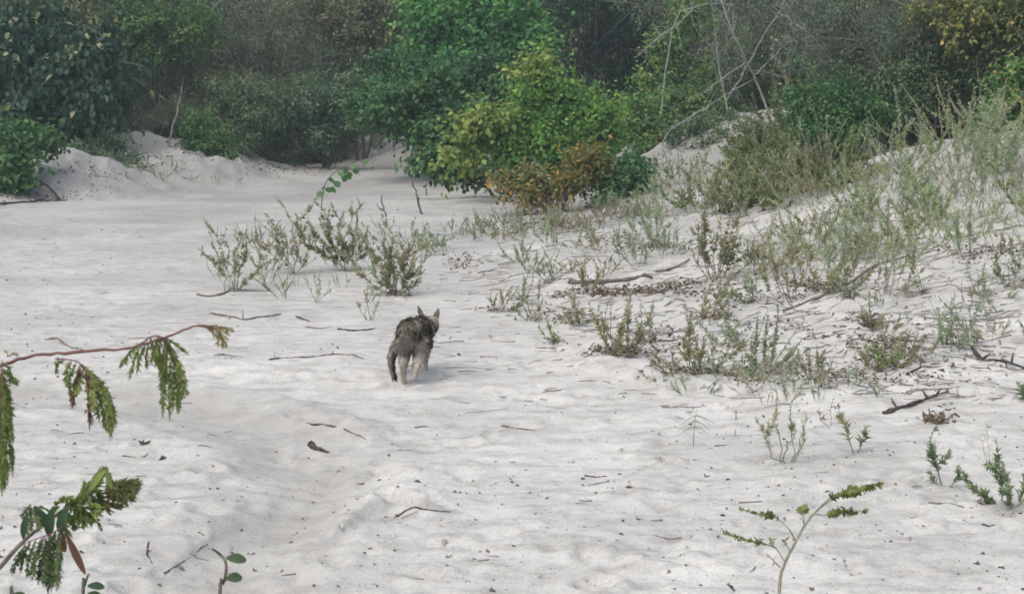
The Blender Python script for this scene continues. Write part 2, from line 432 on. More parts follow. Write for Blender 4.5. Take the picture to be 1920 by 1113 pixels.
def build_ground():
    rows = np.concatenate([np.linspace(-60, 0, 14), np.linspace(.6, 3.4, 16), np.geomspace(3.5, 46, 620), np.geomspace(47, 260, 30)])
    u = np.concatenate([-np.geomspace(1.02, 60, 26)[::-1], np.linspace(-1, 1, 600), np.geomspace(1.02, 60, 26)])
    half = 1.0 + .37 * np.clip(rows, 1.5, 46)
    outer = np.clip(np.abs(u), 1, None)
    X = np.where(np.abs(u)[None, :] <= 1, u[None, :] * half[:, None], np.sign(u)[None, :] * (half[:, None] + (outer[None, :] - 1) * 4.5))
    Y = np.repeat(rows[:, None], len(u), 1)
    Z = H_full(X, Y)
    # press the small scuffs in
    for bx, by, r, asp, a, dep in BUMPS:
        i0, i1 = np.searchsorted(rows, [by - r * 3, by + r * 3])
        if i1 <= i0: continue
        hw = 1.0 + .37 * by
        j0, j1 = np.searchsorted(u, [(bx - r * 3) / hw, (bx + r * 3) / hw])
        if j1 <= j0: continue
        dx, dy = X[i0:i1, j0:j1] - bx, Y[i0:i1, j0:j1] - by
        q = ((dx * math.cos(a) + dy * math.sin(a)) / r) ** 2 + ((-dx * math.sin(a) + dy * math.cos(a)) / (r * asp)) ** 2
        Z[i0:i1, j0:j1] += dep * .21 * r * (-np.exp(-q * 1.6) + .45 * np.exp(-(np.sqrt(q) - 1.25) ** 2 * 5))
    n, m = X.shape
    V = np.stack([X, Y, Z], -1).reshape(-1, 3)
    i, j = np.meshgrid(np.arange(n - 1), np.arange(m - 1), indexing='ij')
    F = np.stack([i * m + j, i * m + j + 1, (i + 1) * m + j + 1, (i + 1) * m + j], -1).reshape(-1, 4)
    me = mesh_np('sand', V, [F], damp_at(X, Y).ravel(), smooth=True)
    # humus under the wood: how far a point lies inside the vegetation
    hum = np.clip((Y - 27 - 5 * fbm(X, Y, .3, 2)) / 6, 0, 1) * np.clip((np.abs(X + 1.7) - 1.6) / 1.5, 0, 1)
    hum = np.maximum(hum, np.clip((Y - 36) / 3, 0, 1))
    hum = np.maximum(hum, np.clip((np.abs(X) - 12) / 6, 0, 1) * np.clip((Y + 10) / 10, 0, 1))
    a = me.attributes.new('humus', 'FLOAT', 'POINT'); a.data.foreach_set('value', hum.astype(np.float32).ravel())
    # tree shade put into the far sand's colour, with dirt on the bank
    shade_soil = np.clip((Y - 9) / 13, 0, 1) * .85 + .35 * np.clip(base_h(X, Y) / .15, 0, 1) * np.clip((Y - 12) / 6, 0, 1)
    shade_soil = np.clip(shade_soil * (1 + .8 * fbm(X, Y, 1.1, 3)) + .18 * np.clip(fbm(X * .5, Y, 1.4, 4) * 3, 0, 1), 0, 1)
    a = me.attributes.new('shade_soil', 'FLOAT', 'POINT'); a.data.foreach_set('value', shade_soil.astype(np.float32).ravel())
    m, nt, out = new_mat('white_sand')
    tc = nt.nodes.new('ShaderNodeTexCoord')
    def noise(scale, det=4, rough=.55, sx=1, sy=1):
        mp = nt.nodes.new('ShaderNodeMapping'); mp.inputs['Scale'].default_value = (sx, sy, 1)
        nt.links.new(tc.outputs['Object'], mp.inputs['Vector'])
        n_ = nt.nodes.new('ShaderNodeTexNoise'); n_.inputs['Scale'].default_value = scale; n_.inputs['Detail'].default_value = det; n_.inputs['Roughness'].default_value = rough
        nt.links.new(mp.outputs[0], n_.inputs['Vector'])
        return n_
    n1, n2, n3 = noise(1.1, 6, .65), noise(7, 5, .7, .55, 1.3), noise(75, 4, .8)
    r1 = ramp(nt, [(.3, (.437, .436, .407)), (.7, (.574, .573, .536))]); nt.links.new(n1.outputs['Fac'], r1.inputs[0])
    r2 = ramp(nt, [(.32, (.68, .67, .655)), (.54, (1, 1, 1))]); nt.links.new(n2.outputs['Fac'], r2.inputs[0])
    r3 = ramp(nt, [(.3, (.74, .73, .72)), (.52, (1, 1, 1))]); nt.links.new(n3.outputs['Fac'], r3.inputs[0])
    def mul(a_, b_):
        x = nt.nodes.new('ShaderNodeMix'); x.data_type = 'RGBA'; x.blend_type = 'MULTIPLY'; x.inputs[0].default_value = 1
        nt.links.new(a_, x.inputs[6]); nt.links.new(b_, x.inputs[7]); return x.outputs[2]
    c = mul(mul(r1.outputs[0], r2.outputs[0]), r3.outputs[0])
    def mixc(c_, attr, col, gain=1.0):
        a_ = nt.nodes.new('ShaderNodeAttribute'); a_.attribute_name = attr
        g = nt.nodes.new('ShaderNodeMath'); g.operation = 'MULTIPLY'; g.inputs[1].default_value = gain; nt.links.new(a_.outputs['Fac'], g.inputs[0])
        x = nt.nodes.new('ShaderNodeMix'); x.data_type = 'RGBA'
        nt.links.new(g.outputs[0], x.inputs[0]); nt.links.new(c_, x.inputs[6]); x.inputs[7].default_value = (*col, 1); return x.outputs[2]
    c = mixc(c, 'tint', (.32, .315, .287), .8)
    c = mixc(c, 'shade_soil', (.25, .25, .236), .9)
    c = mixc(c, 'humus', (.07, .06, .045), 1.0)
    p = nt.nodes.new('ShaderNodeBsdfPrincipled'); p.inputs['Roughness'].default_value = .95; p.inputs['Specular IOR Level'].default_value = .05
    nt.links.new(c, p.inputs['Base Color'])
    b1 = nt.nodes.new('ShaderNodeBump'); b1.inputs['Strength'].default_value = .6; b1.inputs['Distance'].default_value = .02
    nt.links.new(noise(16, 6, .62).outputs['Fac'], b1.inputs['Height'])
    b2 = nt.nodes.new('ShaderNodeBump'); b2.inputs['Strength'].default_value = .8; b2.inputs['Distance'].default_value = .006
    nt.links.new(noise(110, 4, .7).outputs['Fac'], b2.inputs['Height']); nt.links.new(b1.outputs[0], b2.inputs['Normal'])
    nt.links.new(b2.outputs[0], p.inputs['Normal'])
    nt.links.new(p.outputs[0], out.inputs['Surface'])
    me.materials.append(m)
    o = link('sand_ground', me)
    tag(o, kind='structure')
build_ground()
# ------------------------------------------------------------------ trees and bushes of the wood
def unit(n, r):
    v = r.normal(size=(n, 3))
    return v / np.linalg.norm(v, axis=1)[:, None]

def crown_mesh(name, clumps, n, L, wid, shape, mat, seed, droop=.25, sub=7, hang=0.0, spread=.5):
    """leaves gathered in sprays inside each clump (cx, cy, cz, r, flat)"""
    r = np.random.default_rng(seed)
    full = []
    for c in clumps:            # break every mass into a core and a ring of smaller lobes
        q = c[3]; f = c[4] if len(c) > 4 else .8
        full.append((c[0], c[1], c[2], q * .6, f))
        for dv in unit(9, r):
            rr_ = q * r.uniform(.55, 1.3)
            full.append((c[0] + dv[0] * rr_, c[1] + dv[1] * rr_, c[2] + dv[2] * rr_ * f, q * r.uniform(.18, .38), .65))
    clumps = full
    C = np.array([c[:3] for c in clumps]); R = np.array([c[3] for c in clumps]); fl = np.array([c[4] if len(c) > 4 else .8 for c in clumps])
    w = R ** 1.75 / (R ** 1.75).sum()
    ns = max(8, n // sub)
    ci = r.choice(len(C), ns, p=w)
    dirs = unit(ns, r)
    dirs[:, 2] = np.abs(dirs[:, 2]) * np.where(r.random(ns) < .72, 1, -1)
    rad = R[ci] * r.random(ns) ** .38
    lump = 1 + .3 * np.sin(dirs[:, 0] * 5 + ci) * np.cos(dirs[:, 2] * 4 + ci * 1.7)
    sp = C[ci] + dirs * (rad * lump)[:, None] * np.stack([np.ones(ns), np.ones(ns), fl[ci]], 1)
    # each spray: a short twig with leaves along it
    shoot = r.random(ns) < .10           # long shoots that break the outline
    out = dirs + r.normal(size=(ns, 3)) * np.where(shoot, .35, .6)[:, None]
    out[shoot, 2] += .5
    out[:, 2] -= droop
    out /= np.linalg.norm(out, axis=1)[:, None]
    stint = np.clip(r.normal(.42, .16, ns) + .2 * np.sin(ci * 2.3), 0, 1)
    k = np.repeat(np.arange(ns), sub)
    m = len(k)
    tt = np.tile(np.linspace(0, 1, sub), ns)
    P = sp[k] + out[k] * (tt * L * sub * .38 * np.where(shoot, 2.6, 1)[k])[:, None] + r.normal(size=(m, 3)) * L * spread
    P[:, 2] -= tt ** 2 * L * hang * 2
    D = out[k] * .7 + unit(m, r) * .9
    D[:, 2] -= droop + hang
    N = dirs[k] * .5 + unit(m, r) * .55 + np.array([0, 0, .65])
    g = Geo()
    tint = np.clip(stint[k] + r.normal(0, .12, m), 0, 1)
    rare = r.random(m) < .015
    tint[rare] = .99
    g.leaves(P, D, N, L * r.uniform(.5, 1.35, m), L * wid * r.uniform(.6, 1.2, m), tint, shape, .38, .35)
    return g.mesh(name, mat)

def trunk_mesh(name, top_pts, h0, r0, mat, seed, stems=1, lean=.2, tangle=0):
    """tapered stem(s) from the origin with limbs out to the clump centres"""
    rr = random.Random(seed)
    g = Geo()
    top_pts = [np.asarray(p, float) for p in top_pts]
    ctr = np.mean(top_pts, axis=0)
    for s in range(stems):
        b = np.array([rr.uniform(-1, 1) * r0 * 3 * (stems > 1), rr.uniform(-1, 1) * r0 * 3 * (stems > 1), -.12])
        fork = b + np.array([ctr[0] * .4 + rr.uniform(-lean, lean), ctr[1] * .4 + rr.uniform(-lean, lean), h0 * rr.uniform(.85, 1.15)])
        P = smooth_path([b, b * .6 + fork * .4 + np.array([rr.uniform(-.1, .1) * h0, rr.uniform(-.1, .1) * h0, 0]), fork], 8)
        g.tube(P, np.linspace(r0, r0 * .62, 8), 7)
        for i, t in enumerate(top_pts):
            if i % stems != s: continue
            mid = fork * .5 + t * .5 + np.array([rr.uniform(-.2, .2), rr.uniform(-.2, .2), rr.uniform(0, .25)]) * np.linalg.norm(t - fork) * .5
            Q = bez(fork - (fork - b) * .08, mid, t, 8)
            g.tube(Q, np.linspace(r0 * .55, r0 * .1, 8), 5)
            for q in range(3):
                a = Q[rr.randint(3, 7)]
                e = a + np.array([rr.uniform(-1, 1), rr.uniform(-1, 1), rr.uniform(-.3, .9)]) * np.linalg.norm(t - fork) * .45
                g.tube(bez(a, (a + e) / 2 + np.array([0, 0, .05]), e, 5), np.linspace(r0 * .2, r0 * .04, 5), 4)
    for q in range(tangle):         # fine dry twigs sticking out of the foliage
        t = rr.choice(top_pts); d = Vector((rr.gauss(0, 1), rr.gauss(0, 1), rr.gauss(.35, .8))).normalized(); ln = rr.uniform(.35, .9)
        a = t + np.array(d) * rr.uniform(0, .3); e = a + np.array(d) * ln + np.array([0, 0, rr.uniform(-.1, .1)])
        g.tube(bez(a, (a + e) / 2 + np.array([rr.uniform(-.1, .1), rr.uniform(-.1, .1), rr.uniform(-.05, .1)]), e, 5), np.linspace(.009, .003, 5), 3)
    return g.mesh(name, mat, True)

def plant_tree(name, loc, trunk, crown, label, cat, group=None, rz=0.0, s=1.0, sz=None):
    e = empty(name, loc, rz, s)
    if sz: e.scale = (s, s, sz)
    tag(e, label, cat, group)
    link('trunk', trunk, e)
    link('crown', crown, e)
    return e

def hero(name, px_clumps, Y, base_px, leaf, label, cat, seed, trunk_h=.8, r0=.06, bark='bark', stems=1, dY=.5, group=None, **kw):
    """px_clumps: (px, py, radius in pixels, depth offset in metres, flatness)"""
    b = at(base_px, 400, Y)
    loc = np.array([b[0], Y, gz(b[0], Y)])
    cl = []
    for c in px_clumps:
        y = Y + (c[3] if len(c) > 3 else 0)
        p = at(c[0], c[1], y) - loc
        cl.append((p[0], p[1], p[2], c[2] * mpp(y), c[4] if len(c) > 4 else .85))
    n, L, wid, shape, mat = leaf
    crown = crown_mesh(name + '_crown', cl, n, L, wid, shape, M[mat], seed, **kw)
    trunk = trunk_mesh(name + '_trunk', [c[:3] for c in cl], trunk_h, r0, M[bark], seed, stems)
    return plant_tree(name, loc, trunk, crown, label, cat, group), loc

M['warm'] = leaf_mat('warm_leaf', [(0, (.07, .11, .055)), (.45, (.14, .18, .09)), (.8, (.23, .235, .13)), (1, (.42, .30, .18))], trans=.35)
# the bushes one can tell apart, front to back
hero('broadleaf_tree', [(840, 40, 60, .5), (900, 90, 75, 0), (960, 60, 60, .4), (985, 130, 55, .2), (820, 110, 50, .8), (930, 160, 70, .2), (870, 20, 60, 1), (1010, 100, 40, 0), (800, 10, 50, 1.2), (870, 180, 60, .3), (910, 10, 45, .8)],
     27, 900, (20000, .095, .38, 'round', 'vivid'), 'tall vivid green broadleaf tree rising in the middle of the wood edge', 'tree', 101, 1.6, .09)
hero('broadleaf_bush', [(760, 140, 55, .6), (720, 190, 45, .6), (780, 210, 65, 0), (840, 190, 60, 0), (870, 230, 55, -.4), (810, 245, 40, -.2), (740, 215, 36, .4), (900, 150, 50, .2), (860, 265, 30, -.5), (930, 230, 60, .2), (700, 210, 20, .6)],
     24.5, 840, (20000, .08, .40, 'round', 'deep'), 'deep blue-green rounded bush bulging over the far end of the path', 'bush', 102, .5, .05, stems=2)
yb, yl = hero('broadleaf_bush', [(1010, 150, 30, .2), (1060, 195, 34, 0), (1000, 195, 28, 0), (1105, 205, 30, .2), (960, 240, 36, -.2), (1020, 250, 42, -.4), (915, 258, 22, -.5), (1085, 255, 38, -.2), (1140, 255, 28, .2), (960, 282, 28, -.5), (1040, 296, 30, -.4), (1125, 225, 22, .3), (1000, 128, 15, .2), (1120, 290, 20, 0)],
     20.5, 1040, (19000, .058, .40, 'round', 'yellowgreen'), 'sunny yellow-green bush with rounded leaves leaning over the sand path', 'bush', 103, .45, .045, stems=3)
yc = []
for c in ((905, 225, 22), (880, 245, 20), (925, 235, 16), (862, 285, 20), (885, 270, 14), (850, 300, 12), (940, 225, 12), (1015, 118, 14), (985, 130, 12)):
    q = at(c[0], c[1], 19.9) - yl; yc.append((q[0], q[1], q[2], c[2] * mpp(19.9)))
tag(link('yellowed_foliage', crown_mesh('yellowed', yc, 1500, .075, .42, 'round', M['yellow'], 99), yb), 'yellowing outer leaves of the bush')
hero('orange_bush', [(985, 340, 20, 0), (1015, 352, 24, -.2), (1075, 320, 24, 0), (1104, 305, 22, .2), (950, 352, 16, -.2), (990, 372, 15, -.4), (1060, 348, 20, -.3), (1095, 335, 18, 0), (930, 332, 10, 0), (1115, 285, 10, 0)],
     18.6, 1030, (4200, .052, .40, 'round', 'orange'), 'low orange-brown bush with withering leaves under the yellow-green bush', 'bush', 104, .25, .03, stems=3)
hero('hanging_branch_bush', [(830, 306, 15, -.2), (800, 312, 11, -.3), (860, 314, 12, 0), (885, 316, 10, .1), (835, 328, 6, -.3), (785, 298, 7, -.2), (762, 297, 4, -.2), (905, 320, 14, .4), (893, 338, 5, 0), (815, 298, 10, -.2)],
     21.6, 935, (1100, .085, .42, 'round', 'deep'), 'dark low bush whose leafy branch hangs out over the bright path', 'bush', 105, .3, .035, droop=.3, hang=.1)
hero('dark_bush', [(1160, 335, 26, 0), (1190, 350, 20, -.2), (1150, 368, 18, -.3), (1185, 315, 22, .2), (1130, 385, 12, -.4)],
     18.8, 1170, (3600, .055, .42, 'round', 'deep'), 'small dark green bush between the orange bush and the sand mound', 'bush', 106, .2, .03, stems=2)
hero('drooping_tree', [(30, 160, 60, .3), (90, 130, 62, 0), (150, 110, 55, 0), (50, 205, 42, -.2), (140, 190, 45, -.2), (20, 80, 55, .5), (175, 160, 40, 0), (185, 85, 26, .2), (240, 105, 12, -.2), (165, 225, 26, -.2), (100, 225, 30, 0), (60, 60, 45, .4), (-60, 140, 90, .2), (-70, 250, 70, 0)],
     25, 60, (13000, .125, .36, 'round', 'dark'), 'dark glossy drooping tree with a few yellow leaves at the edge of the picture', 'tree', 107, .8, .08, droop=.7, hang=.35)
hero('bank_bush', [(5, 290, 36, 0), (45, 272, 24, .2), (30, 318, 22, -.2), (80, 262, 16, .6), (-40, 320, 45, 0), (8, 338, 20, -.3)],
     20.8, 20, (5200, .075, .35, 'round', 'deep'), 'low green bush spilling down the left sand bank under the dark tree', 'bush', 108, .2, .03, stems=2)
hero('bank_bush', [(135, 284, 15, 0), (160, 294, 16, -.1), (190, 305, 15, -.2), (220, 318, 13, -.3), (245, 330, 9, -.3), (195, 262, 22, .9), (225, 270, 15, .9), (255, 300, 11, .5), (270, 318, 10, .3)],
     23.7, 190, (3000, .06, .3, 'lance', 'dusk'), 'dusky scrub clump lying across the crest of the left sand bank', 'bush', 109, .15, .02, stems=2)
hero('bank_bush', [(370, 245, 26, 0), (400, 275, 34, -.1), (350, 280, 26, 0), (430, 290, 18, 0), (385, 225, 14, 0)],
     25.8, 390, (3600, .065, .3, 'lance', 'midgreen'), 'small pointed green shrub standing on the far left sand bank', 'bush', 110, .15, .02, stems=2)
hero('round_bush', [(560, 225, 44, 0), (620, 205, 48, 0), (610, 262, 30, -.3), (655, 240, 32, .2), (530, 262, 26, 0), (650, 175, 34, .3), (580, 180, 40, .3)],
     27.6, 600, (11000, .06, .34, 'round', 'dusk'), 'rounded dusky green bush overhanging the turn of the path', 'bush', 111, .5, .05, stems=2)
hero('autumn_tree', [(1760, 30, 30, .4), (1830, 20, 36, 0), (1890, 40, 34, 0), (1910, 5, 40, 0), (1790, 75, 24, .2), (1850, 70, 24, .1), (1725, 15, 22, .5), (1960, 60, 60, .1), (1800, -10, 40, .3)],
     16.9, 2010, (3400, .055, .36, 'round', 'autumn'), 'yellowing tree whose branches reach in above the right sand bank', 'tree', 112, 1.0, .06)
hero('autumn_bush', [(1900, 190, 40, 0), (1880, 230, 30, -.1), (1930, 170, 50, .1), (1950, 230, 50, 0), (1900, 150, 26, .2)],
     15.8, 1930, (4200, .05, .38, 'round', 'midgreen'), 'yellow-green bush behind the top of the right sand bank', 'bush', 113, .3, .03, stems=2)
hero('autumn_tree', [(1310, 40, 40, .3), (1260, 90, 34, 0), (1280, 140, 45, 0), (1230, 170, 40, 0), (1330, 190, 50, .2), (1250, 230, 45, -.2), (1200, 210, 40, 0), (1380, 120, 40, .4), (1310, 260, 34, -.2), (1290, 5, 30, .2)],
     25, 1290, (9000, .065, .36, 'round', 'midgreen'), 'thin leafy olive tree among the bare pale branches', 'tree', 114, .8, .05, stems=3)
hero('dark_bush', [(1560, 200, 45, 0), (1600, 180, 40, .2), (1540, 240, 38, -.2), (1620, 220, 40, 0), (1580, 260, 40, -.3), (1510, 190, 34, .2)],
     17.2, 1575, (5500, .06, .3, 'lance', 'deep'), 'deep green narrow-leaved bush rising behind the crowd of grey spikes', 'bush', 115, .3, .03, stems=3)

hero('leafy_shrub', [(1215, 215, 34, 0), (1260, 190, 36, .2), (1240, 255, 28, -.2), (1310, 215, 30, .1), (1180, 245, 26, 0), (1290, 235, 22, -.1), (1210, 280, 18, -.3)],
     23.8, 1235, (7000, .06, .38, 'round', 'midgreen'), 'mid green leafy shrub between the yellow-green bush and the back sand mound', 'shrub', 116, .3, .03, stems=3)
hero('leafy_shrub', [(1400, 150, 36, 0), (1440, 110, 34, .2), (1460, 165, 34, 0), (1500, 130, 30, .2), (1380, 190, 24, -.1), (1430, 60, 28, .3)],
     24.5, 1430, (6000, .06, .36, 'lance', 'midgreen'), 'olive-tinged leafy shrub behind the crest of the back sand mound', 'shrub', 117, .4, .03, stems=3)
hero('leafy_shrub', [(1690, 150, 34, 0), (1730, 120, 34, .2), (1750, 170, 30, 0), (1660, 180, 26, 0), (1800, 150, 30, .1), (1840, 180, 26, 0), (1710, 200, 24, -.1)],
     17.4, 1740, (6500, .05, .28, 'lance', 'dusk'), 'dusky green twiggy shrub just behind the crest of the right bank', 'shrub', 118, .3, .025, stems=4)
hero('low_scrub', [(1265, 252, 12, 0), (1300, 240, 14, 0), (1335, 232, 14, .1), (1370, 225, 13, .2), (1350, 262, 14, -.3), (1385, 250, 16, -.3), (1320, 268, 8, -.5)],
     gp(1320, 256)[1], 1320, (4200, .045, .3, 'lance', 'thicket'), 'low dusky scrub creeping over the crest of the back sand mound', 'scrub', 119, .08, .015, stems=3)
hero('low_scrub', [(1400, 285, 20, 0), (1440, 270, 22, .1), (1470, 300, 20, -.1), (1420, 310, 16, -.2), (1500, 275, 20, .2)],
     gp(1440, 318)[1], 1440, (5200, .05, .28, 'lance', 'moss'), 'olive scrub filling the dip below the back sand mound', 'scrub', 120, .1, .015, stems=3)
hero('leafy_shrub', [(250, 60, 40, .2), (300, 40, 36, 0), (340, 80, 36, .2), (280, 100, 30, 0), (230, 25, 34, .3), (380, 40, 34, .3)],
     27.2, 300, (7000, .065, .34, 'round', 'midgreen'), 'olive green leafy shrub high between the drooping dark tree and the crooked branch', 'shrub', 121, .8, .04, stems=3)
hero('leafy_shrub', [(640, 50, 40, .2), (700, 30, 40, 0), (740, 70, 34, .2), (680, 90, 30, 0), (600, 20, 34, .3), (760, 20, 34, .3)],
     30.2, 680, (7000, .07, .34, 'round', 'warm'), 'brown-tinged shrub high beside the tall vivid green tree', 'shrub', 122, .8, .04, stems=3)
hero('leafy_shrub', [(440, 190, 40, 0), (480, 230, 36, -.1), (410, 215, 32, 0), (500, 180, 30, .2), (450, 255, 26, -.2), (400, 250, 22, -.1)],
     27.0, 450, (8000, .055, .3, 'lance', 'thicket'), 'dusky olive shrub in the middle of the left thicket', 'shrub', 123, .3, .03, stems=3)
hero('leafy_shrub', [(110, 45, 30, .2), (60, 25, 34, 0), (150, 25, 30, .2), (20, 40, 34, .1), (190, 50, 26, 0)],
     26.6, 100, (5500, .07, .34, 'round', 'warm'), 'yellow-brown foliage crowning the drooping dark tree from behind', 'shrub', 124, 1.2, .04, stems=2)
# dusky thicket: three crowns of fine leaves, copied
def proto_crown(name, seed, n, L, wid, shape, mat, R=1.5, Hh=2.6, nc=18, low=.0):
    r = random.Random(seed)
    cl = []
    for i in range(nc):
        a = r.uniform(0, 6.283); d = R * math.sqrt(r.random()) * .85
        z = Hh * r.uniform(low, .95) * (1 - .3 * (d / R) ** 2)
        cl.append((d * math.cos(a), d * math.sin(a), z, r.uniform(.30, .58) * R * .72, .85))
    return (crown_mesh(name, cl, n, L, wid, shape, M[mat], seed, sub=8),
            trunk_mesh(name + '_stem', [c[:3] for c in cl], Hh * .3, .05, M['grey_bark'], seed, 3, tangle=170))
M['grey_bark'] = bark_mat('grey_bark', (.10, .095, .085), (.24, .23, .205), 20)
THK = [proto_crown('thicket', 201, 13000, .060, .28, 'lance', 'thicket'), proto_crown('thicket', 202, 12000, .065, .28, 'lance', 'thicket_grey'),
       proto_crown('thicket', 203, 11000, .075, .34, 'round', 'thicket'), proto_crown('thicket', 204, 12000, .055, .28, 'lance', 'thicket_grey')]
BIG = [proto_crown('wood', 211, 12000, .13, .38, 'round', 'deep', 2.2, 5.2, 22, .05), proto_crown('wood', 212, 12000, .11, .36, 'round', 'thicket', 2.2, 5.2, 22, .05),
       proto_crown('wood', 213, 12000, .12, .34, 'lance', 'dark', 2.2, 5.0, 22, .05)]

def spawn_tree(name, proto, px, Y, s, label, cat, group, sz=None):
    b = at(px, 400, Y)
    return plant_tree(name, (b[0], Y, gz(b[0], Y) - .05), proto[1], proto[0], label, cat, group, RND.uniform(0, 6.28), s, (sz or 1.0) * s * RND.uniform(1.15, 1.5) * (1.35 if name == 'wood_tree' else 1))

lab = 'grey-green fine-leaved thicket shrub crowding the far left side of the path'
for px, Y, s, k in ((250, 30, 1.0, 0), (330, 29, .95, 1), (430, 31, 1.05, 0), (500, 30.5, .95, 3), (560, 34, 1.2, 1), (660, 34.5, 1.15, 0), (280, 34, 1.35, 1), (390, 34.5, 1.4, 3), (470, 36, 1.45, 0), (200, 33, 1.3, 3),
                    (620, 38, 1.5, 2), (720, 38.5, 1.4, 1), (540, 39, 1.5, 3), (330, 39, 1.6, 0), (130, 30, 1.2, 1), (40, 28, 1.3, 0), (130, 36, 1.5, 2), (-80, 27, 1.3, 3), (-160, 30, 1.5, 0), (30, 36, 1.6, 1), (770, 41, 1.3, 2)):
    spawn_tree('thicket_shrub', THK[k], px, Y, s, lab, 'shrub', 'thicket shrubs left of the path')
lab = 'low shrub fringing the sand at the foot of the left thicket'
for px, Y, s, k in ((300, 27.2, .42, 1), (440, 28.3, .5, 2), (500, 29, .55, 0), (560, 30, .5, 2), (610, 30.5, .5, 1), (660, 31.5, .5, 0), (250, 27.5, .5, 0), (160, 27.5, .6, 3)):
    spawn_tree('thicket_shrub', THK[k], px, Y, s, lab, 'shrub', 'low shrubs fringing the left sand')
lab = 'dusky shrub of the dense thicket behind the right sand bank'
for px, Y, s, k in ((1330, 29, 1.05, 3), (1430, 30, 1.15, 1), (1520, 27, 1.1, 3), (1610, 25, 1.05, 1), (1690, 23.5, 1.0, 3), (1780, 22, .95, 1), (1860, 21, .95, 0), (1950, 21, 1.1, 1), (1450, 24, .7, 3),
                    (1720, 27, 1.3, 0), (1830, 27, 1.35, 3), (1940, 26, 1.4, 2), (1600, 31, 1.5, 1), (2040, 23, 1.2, 0), (2120, 19, 1.2, 3), (1400, 35, 1.6, 0), (1250, 36, 1.5, 3), (1520, 35, 1.7, 2), (1680, 33, 1.7, 1), (2050, 30, 1.6, 2), (1850, 33, 1.7, 3)):
    spawn_tree('thicket_shrub', THK[k], px, Y, s, lab, 'shrub', 'thicket shrubs behind the right bank')
for px, Y, s, k in ((1600, 18.6, .62, 1), (1660, 18.2, .6, 3), (1725, 18.6, .66, 1), (1790, 18, .62, 3), (1850, 18.2, .66, 1), (1915, 17.6, .66, 0), (1980, 17.5, .7, 1), (1420, 29, .8, 3), (1480, 27, .7, 1), (1340, 31, .8, 2)):
    spawn_tree('thicket_shrub', THK[k], px, Y, s, lab, 'shrub', 'thicket shrubs behind the right bank')
lab = 'dark tree of the deep wood that closes the view'
for px, Y, s, k in ((820, 44, 1.0, 2), (950, 42, 1.1, 2), (1060, 38, 1.0, 2), (1140, 41, 1.1, 1), (1040, 46, 1.2, 2), (900, 48, 1.2, 0), (700, 46, 1.1, 2), (1200, 46, 1.2, 2), (880, 36, .8, 0), (1000, 34, .7, 2), (1110, 31, .6, 2), (1200, 32, .55, 2), (1060, 33, .7, 2),
                    (560, 46, 1.1, 1), (420, 45, 1.1, 2), (280, 45, 1.1, 1), (140, 44, 1.1, 2), (0, 43, 1.1, 0), (-150, 41, 1.1, 1), (-320, 38, 1.1, 2), (1350, 45, 1.1, 1), (1500, 44, 1.1, 2), (1650, 42, 1.1, 1), (1800, 41, 1.1, 2), (1950, 40, 1.1, 1), (2100, 37, 1.1, 2), (2300, 33, 1.1, 0)):
    spawn_tree('wood_tree', BIG[k], px, Y, s, lab, 'tree', 'trees of the deep wood')

# bare pale saplings and branches in front of the right thicket
def bare_tree(paths, Y, base_px, label, cat='bare tree', group=None, mat='twig', th=.013, seed=0, twigs=14):
    b = at(base_px, 400, Y); loc = np.array([b[0], Y, gz(b[0], Y)])
    e = empty('bare_tree', loc); tag(e, label, cat, group)
    rr = random.Random(seed)
    for k, (pts, t) in enumerate(paths):
        off = rr.uniform(-.4, .4) if k else 0.0
        P = []
        for i, (x, y) in enumerate(pts):
            f = i / (len(pts) - 1)
            P.append(at(x, y, Y + off * f + rr.uniform(-.12, .12)) - loc)
        if k == 0: P[0] = np.array([0, 0, -.08])
        Q = smooth_path(P, 16)
        Q[1:] += np.cumsum(np.random.default_rng(seed * 31 + k).normal(size=(15, 3)), axis=0) * .012
        g = Geo()
        g.tube(Q, np.linspace(th * t, th * t * .4, 16), 6)
        for q in range(int(twigs * t * .7)):
            i = rr.randint(4, 15); a = Q[i]
            ln = rr.uniform(.12, .5)
            d = Q[i] - Q[i - 1]; d = d / (np.linalg.norm(d) + 1e-9)
            d = d + np.array([rr.uniform(-1, 1), rr.uniform(-1, 1), rr.uniform(-.5, .9)])
            en = a + d / np.linalg.norm(d) * ln
            g.tube(bez(a, (a + en) / 2 + np.array([0, 0, rr.uniform(-.04, .06)]), en, 5), np.linspace(th * t * .4, th * .12, 5), 4)
        link('trunk' if k == 0 else 'branch', g.mesh('bare_limb', M[mat], True), e)
    return e
bare_tree([([(1372, 250), (1360, 180), (1352, 100), (1345, 20), (1330, -60)], 1.2), ([(1362, 190), (1400, 110), (1440, 40), (1480, -30)], .8), ([(1352, 110), (1300, 60), (1280, 0)], .6)], 23, 1372,
          'slim pale bare sapling standing straight behind the sand mound', seed=1)
bare_tree([([(1440, 215), (1420, 150), (1385, 90), (1360, 30), (1340, -40)], 1.3), ([(1415, 140), (1460, 95), (1500, 60)], .7), ([(1400, 115), (1330, 165), (1290, 195)], .6)], 22, 1440,
          'pale leaning bare trunk crossing the straight sapling', seed=2)
bare_tree([([(1225, 170), (1260, 60), (1300, 15), (1370, 8)], 1.0), ([(1300, 15), (1240, 70), (1190, 110)], 1.0), ([(1300, 15), (1280, -20)], .7)], 23.5, 1225,
          'pale bare branch bent into an arch before the darkest part of the wood', seed=3)
bare_tree([([(1520, 250), (1515, 130), (1512, 50), (1470, 0)], 1.0), ([(1513, 60), (1480, 20), (1450, -30)], 1.0), ([(1515, 120), (1440, 70)], .6)], 21, 1520,
          'crooked whitish bare stem with a sharp kink near its top', seed=4)
